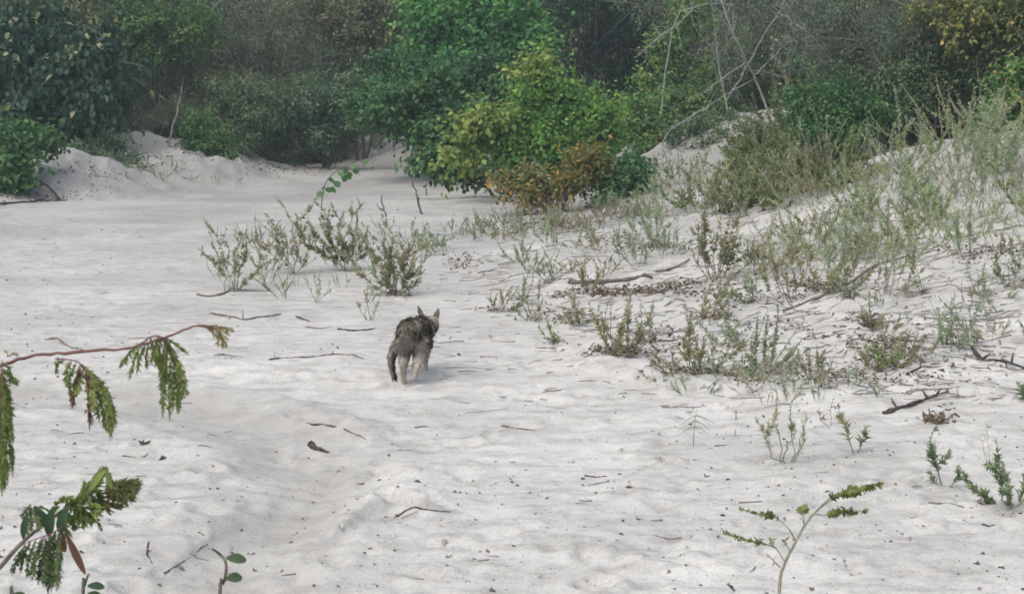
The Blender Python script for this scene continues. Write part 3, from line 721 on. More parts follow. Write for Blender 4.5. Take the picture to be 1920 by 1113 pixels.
bare_tree([([(1660, 190), (1640, 100), (1560, 20), (1530, -30)], .9), ([(1645, 110), (1720, 60), (1780, 30)], .8), ([(1650, 150), (1590, 120), (1540, 115)], .6)], 20, 1660,
          'many-forked bare shrub leaning both ways behind the bank', seed=5, twigs=26)
bare_tree([([(1770, 190), (1740, 110), (1690, 70), (1660, 60)], .9), ([(1745, 120), (1790, 70), (1800, 20)], .8)], 18.5, 1770,
          'thin bare shrub below the yellowing tree', seed=6, twigs=26)
bare_tree([([(640, 250), (650, 130), (690, 40), (700, -20)], 1.0), ([(655, 120), (610, 60), (600, 0)], .8)], 32.5, 640, 'faint pale bare stem inside the left thicket', seed=7, mat='dead', th=.009)
bare_tree([([(455, 250), (460, 110), (470, 30), (450, -20)], 1.1), ([(468, 40), (455, 75)], .6)], 28.5, 455, 'crooked pale branch showing high in the left thicket', seed=8, mat='dead', th=.012)
bare_tree([([(318, 215), (335, 185), (345, 168)], 1.6)], 25.5, 315, 'short leaning grey dead trunk at the foot of the left thicket', seed=9, twigs=3)
bare_tree([([(1270, 215), (1245, 260), (1350, 190), (1420, 160)], .6), ([(1330, 200), (1240, 240)], .5)], 20, 1262, 'low fallen pale branch slanting over the back sand mound', seed=10, twigs=8)
# ------------------------------------------------------------------ plants of the sand
def stem_curve(base, tip, az, bow, n=12):
    base, tip = np.asarray(base, float), np.asarray(tip, float)
    L = np.linalg.norm(tip - base)
    m = base * .45 + tip * .55 + np.array([math.cos(az), math.sin(az), 0]) * bow * L - np.array([0, 0, 1]) * bow * L * .45
    return bez(base, m, tip, n)

def leaf_stem(P, th, L, wid, t0, dens, mat, smat, r, asc=.75, taper=True, shape='lance', top=.5, name='spike'):
    """one stem with leaves packed up its length; returns (stem mesh, leaf mesh)"""
    g = Geo(); g.tube(P, np.linspace(th, th * .45, len(P)), 5); sm = g.mesh(name + '_stem', M[smat], True)
    seg = np.linalg.norm(np.diff(P, axis=0), axis=1); s = np.concatenate([[0], np.cumsum(seg)]); tot = s[-1]
    n = max(4, int(tot * (1 - t0) * dens))
    u = np.sort(r.random(n * 2))
    ph0 = r.uniform(0, 6.28, 2)
    u = u[r.random(n * 2) < np.clip(.5 + .3 * np.sin(u * 17 + ph0[0]) + .3 * np.sin(u * 41 + ph0[1]), .08, 1)]
    if len(u) < 4: u = np.linspace(.1, 1, 4)
    n = len(u); u = t0 + (1 - t0) * u
    q = np.stack([np.interp(u * tot, s, P[:, k]) for k in range(3)], 1)
    tg = np.gradient(P, axis=0); tg = np.stack([np.interp(u * tot, s, tg[:, k]) for k in range(3)], 1)
    tg /= np.linalg.norm(tg, axis=1)[:, None] + 1e-9
    ph = np.arange(n) * 2.4 + r.random(n) * .9
    a = np.cross(tg, np.array([.2, .9, .3])); a /= np.linalg.norm(a, axis=1)[:, None] + 1e-9
    b = np.cross(tg, a)
    rad = np.cos(ph)[:, None] * a + np.sin(ph)[:, None] * b
    D = tg * asc + rad * (1 - asc * .45) + r.normal(size=(n, 3)) * .18
    f = (u - t0) / (1 - t0)
    sz = (.55 + .45 * np.sin(np.clip(f * 1.15 + .12, 0, 1) * math.pi)) if taper else np.ones(n)
    g = Geo()
    g.leaves(q, D, rad * -.4 + tg * .8, L * sz * r.uniform(.7, 1.25, n), L * wid * sz * r.uniform(.75, 1.2, n), np.clip(r.normal(top, .2, n) + .15 * (f - .5), 0, 1), shape, .3, .15)
    return sm, g.mesh(name + '_leaves', M[mat])

KIND = {    # leaf material, stem material, leaf length, half width / length, leaves per metre, first leaf, stem radius
    'greygreen': ('greygreen', 'stem', .044, .21, 205, .16, .0032),
    'olive': ('olive', 'stem', .042, .22, 185, .2, .0035),
    'pale': ('pale', 'stem', .034, .22, 230, .25, .003),
    'lime': ('lime', 'stem', .046, .23, 230, .15, .003),
    'green': ('green', 'stem', .034, .22, 330, .22, .004),
    'wisp': ('wisp', 'stem', .030, .18, 190, .1, .0028),
    'moss': ('moss', 'stem', .042, .22, 230, .15, .0035),
    'dry': ('dry', 'stem_dark', .022, .3, 160, .15, .003),
}

def add_parts(e, parts, full):
    if full:
        for sm, lm in parts:
            s = link('stem', sm, e)
            if lm is not None: link('leaves', lm, s)
    else:
        for sm, lm in parts:
            link('stem', sm, e)
            if lm is not None: link('leaves', lm, e)

def grow(kind, h, spread, n, seed, sub=True, shapevar=1.0):
    """a clump of n stems; local coordinates, base at the origin"""
    r = np.random.default_rng(seed); rr = random.Random(seed)
    lm, sm, L, wid, dens, t0, th = KIND[kind]
    k = (h / .45) ** .5
    out = []
    lean = np.array([rr.gauss(0, .28), rr.gauss(0, .22), 0]) * h
    for i in range(n):
        az = 6.283 * (i + rr.uniform(-.35, .35)) / n
        f = rr.uniform(.1, 1.15)
        hh = h * rr.uniform(.4, 1.1) * (1 - .25 * f * f)
        tip = np.array([math.cos(az) * spread * .5 * f, math.sin(az) * spread * .5 * f, hh]) + lean
        rb = spread * rr.uniform(.03, .16)
        b = np.array([math.cos(az) * rb, math.sin(az) * rb, -.02])
        P = stem_curve(b, tip, az + rr.uniform(-.9, .9), rr.uniform(-.06, .26) * shapevar)
        P[1:] += np.cumsum(np.cumsum(r.normal(size=(11, 3)) * .0022, axis=0), axis=0) * (h / .4) + r.normal(size=(11, 3)) * .002
        bare = rr.random() < .24        # some stems have dried out
        out.append(leaf_stem(P, th * rr.uniform(.8, 1.2), L * k * (.7 if bare else 1), wid, t0 * rr.uniform(.5, 1.8), dens / k * (.22 if bare else rr.uniform(.6, 1.15)), 'dry' if bare and rr.random() < .5 else lm, sm, r))
        if sub and rr.random() < .6:
            j = rr.randint(3, 6); a = P[j]
            e2 = a + np.array([math.cos(az + rr.uniform(-1.2, 1.2)) * spread * .2, math.sin(az + rr.uniform(-1.2, 1.2)) * spread * .2, hh * rr.uniform(.25, .5)])
            out.append(leaf_stem(stem_curve(a, e2, az, rr.uniform(.02, .12)), th * .7, L * k * .9, wid, .05, dens / k, lm, sm, r))
    return out

def put_plant(px, py, hpx, spx, n, kind, label, group=None, full=True, name='sand_plant', cat='plant', seed=None, dead=0):
    p = gp(px, py); s = mpp(p[1])
    seed = seed if seed is not None else int(px * 7 + py * 13)
    e = empty(name, p, 0); tag(e, label, cat, group)
    add_parts(e, grow(kind, hpx * s, spx * s, n, seed), full)
    dead = dead or int(14 + n * 3)
    if dead:        # withered brown leaves round the foot
        r = np.random.default_rng(seed + 5); m = int(dead)
        g = Geo(); R = spx * s * .22
        P = np.stack([r.normal(0, R, m), r.normal(0, R * .7, m), np.abs(r.normal(0, .012 + hpx * s * .05, m))], 1)
        g.leaves(P, unit(m, r) * [1, 1, .5], unit(m, r) + [0, 0, .8], r.uniform(.02, .04, m), .006, r.random(m), 'lance', .5, .4)
        link('withered_leaves', g.mesh('withered', M['dry']), e)
    return e

def pix_plant(base, tips, kind, label, group=None, name='sand_plant', cat='plant', leafy=1.0, t0=None, bow=.08, Lmul=1.0, dY=.12, smat=None, bare=False, seed=1, wmul=1.0, th=None, extra=0):
    """tips: (px, py[, parent index, place along it]) stems drawn out from the base with their own depth"""
    p = gp(*base); Y = p[1]
    r = np.random.default_rng(seed); rr = random.Random(seed)
    e = empty(name, p, 0); tag(e, label, cat, group)
    lm, sm, L, wid, dens, t00, th0 = KIND[kind]
    curves = []
    for t in tips:
        d = rr.uniform(-1, 1) * dY
        tip = at(t[0], t[1], Y + d) - p
        b = np.array([rr.uniform(-.012, .012), rr.uniform(-.012, .012), -.02])
        fork = len(t) > 2
        if fork: b = curves[t[2]][int(t[3] * 11)]
        az = math.atan2(tip[1] - b[1], tip[0] - b[0])
        P = stem_curve(b, tip, az, bow * rr.uniform(-.8, 2.2))
        wob = np.cumsum(r.normal(size=(12, 3)), axis=0); wob -= np.linspace(0, 1, 12)[:, None] * wob[-1]
        P = P + wob * np.linalg.norm(tip - b) * .032
        curves.append(P)
        a, c = leaf_stem(P, (th or th0) * (.7 if fork else 1), L * Lmul, wid * wmul, (t0 if t0 is not None else t00) * (.4 if fork else 1), dens * leafy / Lmul, lm, smat or sm, r)
        s = link('stem', a, e)
        if not bare: link('leaves', c, s)
        for q in range(extra if not fork else 0):        # short side shoots
            i0 = rr.randint(3, 9); L0 = np.linalg.norm(tip - b) * rr.uniform(.18, .4)
            dv = P[i0] - P[i0 - 1]; dv = dv / (np.linalg.norm(dv) + 1e-9) + np.array([rr.uniform(-1, 1), rr.uniform(-.8, .8), rr.uniform(-.1, .9)])
            Q = stem_curve(P[i0], P[i0] + dv / np.linalg.norm(dv) * L0, rr.uniform(0, 6.28), .12)
            a, c = leaf_stem(Q, (th or th0) * .6, L * Lmul * .9, wid * wmul, .1, dens * leafy / Lmul, lm, smat or sm, r)
            s2 = link('stem', a, e)
            if not bare: link('leaves', c, s2)
    return e

# --- the shrubs left of and behind the animal
pix_plant((440, 545), [(378, 458), (392, 436), (408, 425), (385, 478, 0, .5), (440, 420), (462, 455), (448, 440, 4, .5), (472, 430), (500, 480), (492, 452, 8, .6), (486, 505)], 'olive',
          'open twiggy olive shrub standing alone at the left end of the row on the path', seed=11, extra=3, t0=.3, leafy=.75, name='sand_shrub', cat='shrub')
pix_plant((552, 512), [(476, 408), (497, 402), (527, 420), (545, 432), (468, 450), (520, 470), (560, 440), (585, 455), (505, 440, 0, .5)], 'olive',
          'loose grey-green shrub between the lone twiggy one and the long-armed one', seed=12, extra=3, t0=.3, leafy=.75, name='sand_shrub', cat='shrub')
pix_plant((648, 508), [(517, 370), (550, 398, 0, .5), (562, 432), (592, 380), (608, 392), (640, 400), (660, 378), (575, 415, 0, .3), (690, 425), (625, 430), (655, 430), (600, 450), (700, 455)], 'olive',
          'big olive shrub with one very long arm slanting up over the path', seed=13, extra=3, t0=.2, leafy=1.1, Lmul=1.15, name='sand_shrub', cat='shrub')
pix_plant((745, 550), [(648, 470), (672, 440), (690, 470), (706, 412), (724, 440), (738, 405), (760, 432), (775, 415), (800, 440), (818, 470), (690, 505), (800, 505), (712, 490), (780, 470), (668, 420), (755, 460)], 'olive',
          'fan-shaped olive shrub just behind the running animal', seed=14, extra=3, t0=.22, leafy=.95, Lmul=1.0, name='sand_shrub', cat='shrub')
pix_plant((800, 470), [(770, 425), (800, 420), (825, 430), (845, 415), (865, 432), (790, 440), (838, 450)], 'greygreen', 'low grey-green shrub behind the fan-shaped one', seed=15, name='sand_shrub', cat='shrub')
pix_plant((592, 565), [(574, 512), (588, 500), (602, 505), (618, 520), (600, 530)], 'pale', 'faded pale tuft on the sand below the long-armed shrub', seed=16, leafy=.5, t0=.3)
pix_plant((690, 600), [(668, 563), (684, 545), (690, 530), (706, 570), (715, 548)], 'olive', 'small half-bare sprig next to the back of the animal', seed=17, leafy=.4, t0=.5)
pix_plant((740, 470), [(700, 430), (720, 395), (745, 440), (690, 400)], 'pale', 'pale thin weed rising between the long-armed and fan-shaped shrubs', seed=18, leafy=.5)
# dead sticks standing behind them
pix_plant((795, 404), [(770, 335), (785, 370, 0, .3)], 'dry', 'curved bare dead stick standing on the far side of the shrubs', bare=True, th=.016, seed=19, smat='dead', name='dead_stick', cat='dead stick', bow=.14)
pix_plant((668, 432), [(670, 372)], 'dry', 'short straight upright dead stick like a post above the shrubs', bare=True, th=.014, seed=20, smat='dead', name='dead_stick', cat='dead stick', bow=.01)
pix_plant((724, 410), [(716, 365), (706, 383, 0, .4)], 'dry', 'small hooked dead stick between the post-like stick and the curved one', bare=True, th=.012, seed=21, smat='dead', name='dead_stick', cat='dead stick')

# the sapling with round dark leaves that arches over the path
def round_sapling(base, path, leaves, L, label, mat='deep', smat='stem_dark', th=.008, seed=3, Y=None, name='sapling', cat='sapling'):
    if Y is None:
        p = gp(*base)
    else:
        q = at(base[0], base[1], Y); p = np.array([q[0], Y, gz(q[0], Y)])
    Y = p[1]
    rr = random.Random(seed); r = np.random.default_rng(seed)
    e = empty(name, p); tag(e, label, cat)
    P = [np.array([0, 0, -.03])] + [at(x, y, Y + rr.uniform(-.05, .05)) - p for x, y in path]
    Q = smooth_path(P, 20)
    g = Geo(); g.tube(Q, np.linspace(th, th * .4, 20), 6)
    st = link('stem', g.mesh('sapling_stem', M[smat], True), e)
    for lf in leaves:
        x, y = lf[0], lf[1]
        c = at(x, y, Y + rr.uniform(-.07, .07)) - p
        j = int(np.argmin(np.linalg.norm(Q - c, axis=1)))
        d = c - Q[j]; d = d / (np.linalg.norm(d) + 1e-6)
        g = Geo()
        n_ = np.array([rr.uniform(-.3, .3), -.75, .55])
        ll = L * rr.uniform(.85, 1.15) * (lf[2] if len(lf) > 2 else 1)
        g.leaves([c - d * ll * .5], [d], [n_], ll, ll * .42, rr.uniform(.2, .7), 'round', .12, .15)
        g.tube(np.array([Q[j], (Q[j] + c - d * ll * .5) / 2 + [0, 0, .003], c - d * ll * .45]), th * .25, 4)
        link('leaf', g.mesh('sapling_leaf', M[mat]), st)
    return e
round_sapling((603, 398), [(604, 372), (612, 340), (635, 318), (660, 305), (690, 297)], [(606, 350), (600, 364), (616, 356), (622, 338), (632, 345), (640, 326), (648, 322), (646, 334), (662, 312), (667, 320), (684, 303), (655, 330), (612, 366), (625, 356)], .105,
              'arching sapling with round dark green leaves against the bright path')

# --- bank plants that can be told apart (base x, y, height, spread in photograph pixels)
PL = [
 (932, 585, 62, 80, 7, 'olive', 'small olive rosette alone at the very foot of the bank nearest the animal', 0),
 (975, 560, 80, 40, 4, 'greygreen', 'thin grey sprig just behind the small olive rosette', 0),
 (1085, 612, 70, 110, 9, 'olive', 'dark olive plant sprawling left beside the bare edge of the bank', 10),
 (1040, 640, 45, 50, 6, 'lime', 'tiny yellowish tuft at the bank foot under the sprawling dark plant', 0),
 (1160, 672, 132, 150, 15, 'olive', 'big bushy olive clump at the front corner of the bank', 50),
 (1215, 640, 90, 60, 5, 'greygreen', 'upright grey-green plant against the back of the big corner clump', 0),
 (1310, 705, 125, 150, 11, 'olive', 'dusky olive clump halfway between the corner clump and the thick-spiked one', 20),
 (1425, 700, 120, 180, 12, 'green', 'green clump with thick dark spikes spreading wide on the bank front', 0),
 (1372, 650, 110, 90, 7, 'greygreen', 'slender grey-green clump behind the thick-spiked one', 0),
 (1330, 597, 85, 110, 9, 'olive', 'olive tuft with a brown withered foot below the grey log', 40),
 (1345, 522, 170, 120, 14, 'olive', 'tall dense olive clump standing at the upper end of the brown litter', 20),
 (1235, 470, 95, 70, 6, 'greygreen', 'grey plant on the bare slope above the grey log', 0),
 (1545, 545, 130, 150, 13, 'olive', 'wide olive clump with a large brown foot on the crest of bare white sand', 60),
 (1665, 556, 112, 110, 10, 'pale', 'pale straw-coloured tuft right of the brown-footed clump', 15),
 (1732, 552, 150, 30, 2, 'olive', 'single tall dark spike standing straight on bare sand', 0),
 (1632, 617, 62, 60, 9, 'pale', 'short faded tuft sitting on a round brown dead base', 60),
 (1785, 655, 95, 130, 9, 'greygreen', 'open grey-green plant with splayed arms on the right slope', 15),
 (1690, 690, 62, 150, 12, 'olive', 'flat olive plant mixed with dead brown leaves lying on the slope', 60),
 (1640, 700, 70, 90, 8, 'lime', 'pale yellow-green tuft beside the flat plant of dead leaves', 0),
 (1410, 735, 70, 110, 8, 'pale', 'pale bushy tuft where the thick-spiked clump meets the path', 0),
 (1530, 720, 80, 110, 8, 'olive', 'loose olive sprig trailing down towards the dead forked branch', 0),
 (1900, 540, 120, 130, 9, 'green', 'dark green spiky plant against the edge of the photo on the mid slope', 25),
 (1840, 555, 80, 70, 5, 'greygreen', 'thin grey plant left of the dark green spiky one', 0),
 (1815, 640, 60, 60, 4, 'dry', 'small dried-up brownish weed on the right slope', 0),
 (1600, 560, 70, 70, 5, 'greygreen', 'sparse grey sprig between the brown-footed clump and the straw-coloured tuft', 0),
 (1480, 560, 110, 110, 7, 'olive', 'lanky olive plant left of the brown-footed clump', 0),
 (1410, 560, 90, 80, 6, 'greygreen', 'grey-green tuft in front of the tall dense clump', 0),
 (1265, 700, 55, 80, 6, 'olive', 'low olive sprig between the corner clump and the dusky clump', 10),
 (1105, 535, 80, 60, 5, 'olive', 'dark upright sprig beside the left end of the grey log', 0),
 (1035, 530, 75, 45, 4, 'greygreen', 'thin spiky weed in the gap left of the grey log', 0),
 (1000, 600, 60, 70, 6, 'olive', 'small olive tuft between the rosette and the sprawling dark plant', 15),
 (1520, 880, 0, 0, 0, '', '', 0),
]
for t in PL:
    if t[4]: put_plant(*t[:7], dead=t[7])

# near plants on the flat sand at the right
pix_plant((1473, 872), [(1458, 738), (1418, 785), (1447, 800, 0, .5), (1502, 788), (1482, 760), (1440, 785, 1, .6)], 'pale', 'tall thin pale weed with a leafy top on the flat sand', seed=31, leafy=.8, t0=.35, dY=.08)
pix_plant((1483, 870), [(1490, 800), (1508, 770)], 'pale', 'bare twin stalk leaning on the tall pale weed', seed=32, leafy=.15, t0=.6, dY=.05)
pix_plant((1600, 860), [(1572, 762), (1625, 800)], 'olive', 'lone dark spike leaning left from a black stump on the flat sand', seed=33, leafy=1.3, t0=.3, dY=.06, Lmul=1.1)
pix_plant((1560, 812), [(1535, 765), (1562, 750), (1545, 780, 0, .6)], 'dry', 'tiny bare twiggy weed left of the lone dark spike', seed=34, leafy=.2, t0=.6, th=.002)
pix_plant((1773, 917), [(1755, 800), (1738, 880), (1796, 872), (1742, 838, 0, .5), (1782, 845, 0, .4)], 'green', 'upright dark green seedling with one tall spike on the flat sand', seed=36, leafy=1.0, t0=.3, dY=.06)
pix_plant((1900, 957), [(1866, 824), (1802, 878), (1815, 908), (1880, 870), (1850, 870, 0, .7), (1925, 840), (1935, 890), (1890, 905)], 'green', 'sturdy green plant with a black root collar near the corner', seed=37, leafy=1.2, t0=.28, Lmul=1.15, dY=.08)
pix_plant((1925, 765), [(1908, 718), (1935, 705), (1945, 730)], 'green', 'green blade-leaved tuft cut by the right edge of the photo', seed=38, leafy=1.2, t0=.1, Lmul=1.4)
pix_plant((1850, 880), [(1846, 815), (1856, 800)], 'pale', 'hair-thin pale stalk behind the sturdy green plant', seed=39, leafy=.15, t0=.8, th=.0015)
pix_plant((1760, 800), [(1735, 795), (1752, 790), (1780, 795), (1770, 785)], 'dry', 'crumpled brown dead plant lying on the sand', seed=40, leafy=1.6, t0=.0, Lmul=1.5, th=.003, name='dead_plant', cat='dead plant')

# the whorled dry weed
def whorl_weed(base, label):
    p = gp(*base); Y = p[1]; s = mpp(Y)
    e = empty('dry_weed', p); tag(e, label, 'weed')
    g = Geo(); top = at(1306, 768, Y) - p
    P = bez([0, 0, -.02], [0, 0, top[2] * .5], top, 8); g.tube(P, np.linspace(.0028, .0014, 8), 5)
    link('stem', g.mesh('weed_stem', M['twig'], True), e)
    rr = random.Random(8)
    for z, n, l in ((.98, 7, 38), (.82, 6, 40), (.68, 5, 34)):
        for i in range(n):
            a = i * 6.283 / n + z * 9; b = P[int(z * 7)]
            en = b + np.array([math.cos(a), math.sin(a), 0]) * l * s * rr.uniform(.7, 1.1) - np.array([0, 0, l * s * rr.uniform(.2, .6)])
            g = Geo(); g.tube(bez(b, (b + en) / 2 + np.array([0, 0, .012]), en, 6), np.linspace(.0016, .0008, 6), 4)
            link('branch', g.mesh('weed_branch', M['twig'], True), e)
whorl_weed((1300, 838), 'tiny umbrella-shaped dry weed with whorled drooping arms')

# --- crowds of look-alike plants further up the bank: a few grown once, copied
PROT = {k: [grow(k, .45, sp, n, 500 + i * 17 + len(k), True) for i, (sp, n) in enumerate(v)] for k, v in
        {'greygreen': [(.45, 4), (.6, 5), (.4, 3), (.55, 6), (.7, 4)], 'pale': [(.45, 4), (.55, 5), (.4, 3)], 'olive': [(.5, 5), (.6, 7), (.45, 5), (.7, 5)], 'wisp': [(.6, 6), (.8, 7), (.5, 5), (.7, 8)], 'moss': [(.5, 6), (.7, 8), (.6, 7)], 'dry': [(.5, 6), (.7, 8)], 'lime': [(.5, 5), (.6, 6)], 'green': [(.45, 5), (.55, 5)]}.items()}
def crowd(region, n, kinds, h, label, group, seed, scale=(.75, 1.25), full=False):
    """region: polygon in the photograph on the slope; plants spread over it evenly"""
    rr = random.Random(seed); pts = []
    poly = region; xs = [p[0] for p in poly]; ys = [p[1] for p in poly]
    def inside(x, y):
        c = False
        for (x1, y1), (x2, y2) in zip(poly, poly[1:] + poly[:1]):
            if (y1 > y) != (y2 > y) and x < (x2 - x1) * (y - y1) / (y2 - y1) + x1: c = not c
        return c
    while len(pts) < n:
        best, bd = None, -1
        for k in range(5):
            while True:
                x, y = rr.uniform(min(xs), max(xs)), rr.uniform(min(ys), max(ys))
                if inside(x, y): break
            d = min([math.hypot(x - a, (y - b) * 2) for a, b in pts] or [1e9])
            if d > bd: best, bd = (x, y), d
        pts.append(best)
    for x, y in pts:
        p = gp(x, y); k = rr.choice(kinds); pr = rr.choice(PROT[k])
        s = h * mpp(p[1]) / .45 * rr.uniform(*scale)
        e = empty('spike_plant', p, rr.uniform(0, 6.28), s); tag(e, label, 'plant', group)
        add_parts(e, pr, full)
    return pts
crowd([(1560, 400), (1640, 320), (1760, 262), (1925, 240), (1930, 420), (1780, 430), (1600, 440)], 66, ['greygreen', 'greygreen', 'wisp', 'wisp', 'wisp', 'pale', 'lime'], 88,
      'grey-green spike plant of the dense crowd covering the top of the right bank', 'spike plants on top of the right bank', 1, (.55, 1.5))
crowd([(1640, 450), (1930, 420), (1930, 500), (1800, 480), (1650, 500)], 16, ['greygreen', 'wisp', 'olive', 'wisp'], 88,
      'taller grey spike plant along the lower edge of the crowd on the right bank', 'spike plants along the lower edge of the crowd', 2)
crowd([(1270, 412), (1350, 370), (1420, 310), (1560, 290), (1590, 370), (1480, 400), (1330, 425)], 56, ['moss', 'olive', 'moss', 'greygreen', 'moss', 'wisp'], 90,
      'olive spike plant in the hollow behind the bare sand ledge', 'olive plants in the hollow behind the ledge', 3, (.8, 1.5))
crowd([(1420, 300), (1460, 255), (1560, 240), (1600, 310), (1450, 320)], 20, ['moss', 'green', 'moss'], 90,
      'olive and green spike plant on the upper hollow below the rich green bush', 'plants of the upper hollow', 4, (.8, 1.5))
crowd([(1380, 500), (1450, 450), (1640, 430), (1650, 500), (1560, 520), (1420, 530)], 27, ['greygreen', 'olive', 'wisp'], 85,
      'grey-green spike plant on the white slope before the ledge', 'spike plants before the ledge', 5)
crowd([(1205, 400), (1230, 335), (1340, 320), (1320, 400), (1220, 420)], 15, ['greygreen', 'pale', 'wisp'], 62,
      'faint grey-green spike plant on the face of the back sand mound', 'spike plants on the back mound', 6)
crowd([(900, 440), (1000, 400), (1220, 395), (1240, 420), (1080, 440), (940, 455)], 44, ['olive', 'greygreen', 'olive', 'dry'], 50,
      'small drab plant in the strip of undergrowth below the orange bush', 'undergrowth plants below the orange bush', 7)
crowd([(960, 480), (1090, 450), (1240, 440), (1280, 490), (1130, 520), (980, 520)], 22, ['greygreen', 'olive'], 58,
      'small spiky weed scattered over the low shoulder of the bank', 'weeds on the low shoulder of the bank', 8)
crowd([(1640, 560), (1900, 560), (1925, 650), (1820, 690), (1650, 640)], 15, ['greygreen', 'olive'], 48,
      'small sparse weed scattered over the bare right slope', 'weeds on the bare right slope', 9)
crowd([(1200, 690), (1560, 690), (1660, 760), (1500, 770), (1230, 735)], 24, ['greygreen', 'olive', 'pale'], 48,
      'short weed along the front edge of the bank', 'weeds along the front edge of the bank', 10)
crowd([(840, 440), (900, 420), (960, 410), (960, 440), (880, 455)], 8, ['lime', 'green', 'greygreen'], 38,
      'low green tuft at the tip of the undergrowth strip', 'tufts at the tip of the undergrowth', 11)
crowd([(380, 545), (430, 480), (560, 440), (700, 430), (850, 440), (850, 520), (780, 575), (620, 560), (500, 560)], 22, ['pale', 'olive', 'dry', 'greygreen'], 58,
      'faded thin weed in the loose band of shrubs left of the animal', 'weeds in the band of shrubs on the path', 13, (.5, 1.4))
crowd([(1935, 420), (1935, 240), (2080, 240), (2230, 300), (2230, 520), (2100, 560), (1940, 520)], 34, ['greygreen', 'wisp', 'wisp', 'pale', 'olive'], 95,
      'grey-green spike plant where the crowd runs on past the right edge of the photo', 'spike plants past the right edge', 14, (.55, 1.5))
crowd([(180, 300), (260, 320), (440, 320), (480, 345), (300, 350), (230, 335)], 8, ['olive', 'greygreen'], 26,
      'tiny dull weed on the slope of the left sand bank', 'weeds on the left sand bank', 12)
# ------------------------------------------------------------------ dead wood and litter on the sand
def log(pts, r_px, label, name='stick', cat='stick', mat='dead', group=None, forks=(), seed=1, lift=.3, rough=.2):
    rr = np.random.default_rng(seed)
    W = [gp(*p) for p in pts]
    o = W[0].copy(); R = r_px * mpp(o[1]) * .8
    P = np.array(W) - o; P[:, 2] += R * lift
    Q = smooth_path(P, 22)
    for i in range(22):            # lie on the sand all along
        Q[i, 2] = max(Q[i, 2], gz(Q[i, 0] + o[0], Q[i, 1] + o[1]) - o[2] + R * lift)
    rad = R * np.linspace(1, .45, 22) * (1 + rr.normal(size=22) * rough)
    Q[:, :2] += np.cumsum(rr.normal(size=(22, 2)), axis=0) * R * .22
    g = Geo(); g.tube(Q, rad, 7)
    for k, (t, dx, dy, up) in enumerate(forks):
        a = Q[int(t * 21)]; s = mpp(o[1])
        e = a + np.array([dx * s, dy * s * 3, up * s])
        g.tube(bez(a, (a + e) / 2 + np.array([0, 0, .4 * R]), e, 7), np.linspace(R * .6, R * .2, 7), 5)
    ob = link(name, g.mesh(name, M[mat], True))
    ob.location = o
    return tag(ob, label, cat, group)

log([(1068, 532), (1110, 528), (1165, 522), (1222, 514)], 7.5, 'weathered grey log lying on the bank above the brown litter', 'log', 'log', forks=((.1, -12, 4, 6),), seed=1)
log([(1470, 575), (1560, 545), (1640, 498), (1700, 478)], 5, 'long thin grey pole running up the slope behind the brown-footed clump', 'log', 'log', seed=2)
log([(1230, 505), (1260, 497), (1295, 484)], 3.2, 'short grey stick on white sand above the log', seed=3)
log([(1655, 785), (1690, 776), (1730, 760), (1776, 748)], 6, 'dark forked dead branch on the flat sand by the bank front', 'dead_branch', 'dead branch', 'dead_dark', forks=((.25, -8, 6, 16), (.75, -14, -4, 18), (.9, 10, 3, 12)), seed=4, rough=.25)
log([(1822, 657), (1850, 672), (1890, 684), (1925, 700)], 6, 'dark broken dead branch on the right slope near the photo edge', 'dead_branch', 'dead branch', 'dead_dark', forks=((.3, 24, 8, 8), (.6, -26, -6, 6), (.8, 8, 6, 16)), seed=5, rough=.25)
log([(1700, 712), (1725, 702), (1748, 700)], 3.2, 'short dark forked twig between flat plant and broken branch', 'dead_branch', 'dead branch', 'dead_dark', forks=((.5, 2, 0, 14),), seed=6)
log([(370, 551), (400, 555), (425, 549), (437, 541)], 3.2, 'bent grey stick lying at the foot of the lone twiggy shrub', seed=7)
log([(437, 543), (470, 546), (507, 546)], 2.0, 'thin straight twig continuing from the bent grey stick', seed=8)
log([(395, 584), (430, 592), (460, 598), (495, 592), (530, 585)], 3.0, 'long sagging stick with an upright side twig on the open path', forks=((.5, 0, 1, 18),), seed=9)
log([(556, 592), (568, 597), (582, 599)], 3.2, 'stubby dark stick on the path ahead of the yellowish twig tip', seed=10, mat='dead_dark')
log([(634, 617), (655, 622), (675, 620), (707, 615)], 3.0, 'curved dark stick just left of the animal’s back', seed=11, mat='dead_dark')
log([(505, 678), (530, 673), (580, 671), (630, 668), (680, 674)], 2.6, 'long knobbly twig lying across the path left of the animal’s legs', forks=((.15, -4, 2, 8), (.75, 2, -2, 8), (.5, 8, -3, 3)), seed=12, rough=.35)
log([(84, 632), (108, 634), (130, 648), (156, 656)], 2.6, 'crooked twig above the hanging feathery branch', seed=13)
log([(240, 629), (280, 627), (330, 628)], 1.2, 'hair-thin twig near the tip of the feathery branch', seed=14)
log([(400, 668), (420, 665), (442, 668)], 2.2, 'short pale twig under the yellowish twig tip', seed=15)
log([(585, 791), (606, 794), (640, 806), (682, 818)], 3.2, 'dark stick along the broken crest of sand in the near path', seed=16, mat='dead_dark', forks=((.05, -16, 3, 2),))
log([(584, 818), (606, 826), (628, 833)], 8.5, 'dark flat bark scrap below the stick on the sand crest', 'bark_scrap', 'bark', 'dead_dark', seed=17, lift=.1)
log([(308, 1067), (350, 1040), (390, 1010)], 2.6, 'straight thin stick in the near corner between rut and feathery sprig', seed=18)
log([(279, 1024), (280, 1040), (288, 1055)], 3.0, 'small dark curled twig close to the straight thin stick', seed=19, mat='dead_dark')
log([(1740, 957), (1775, 955), (1806, 961)], 3.2, 'smooth bent stick on the flat sand before the green seedlings', seed=20)
log([(1842, 992), (1856, 996), (1872, 993)], 3.0, 'small notched twig at the right below the bent stick', seed=21, forks=((.4, -3, 1, 4),), mat='dead_dark')
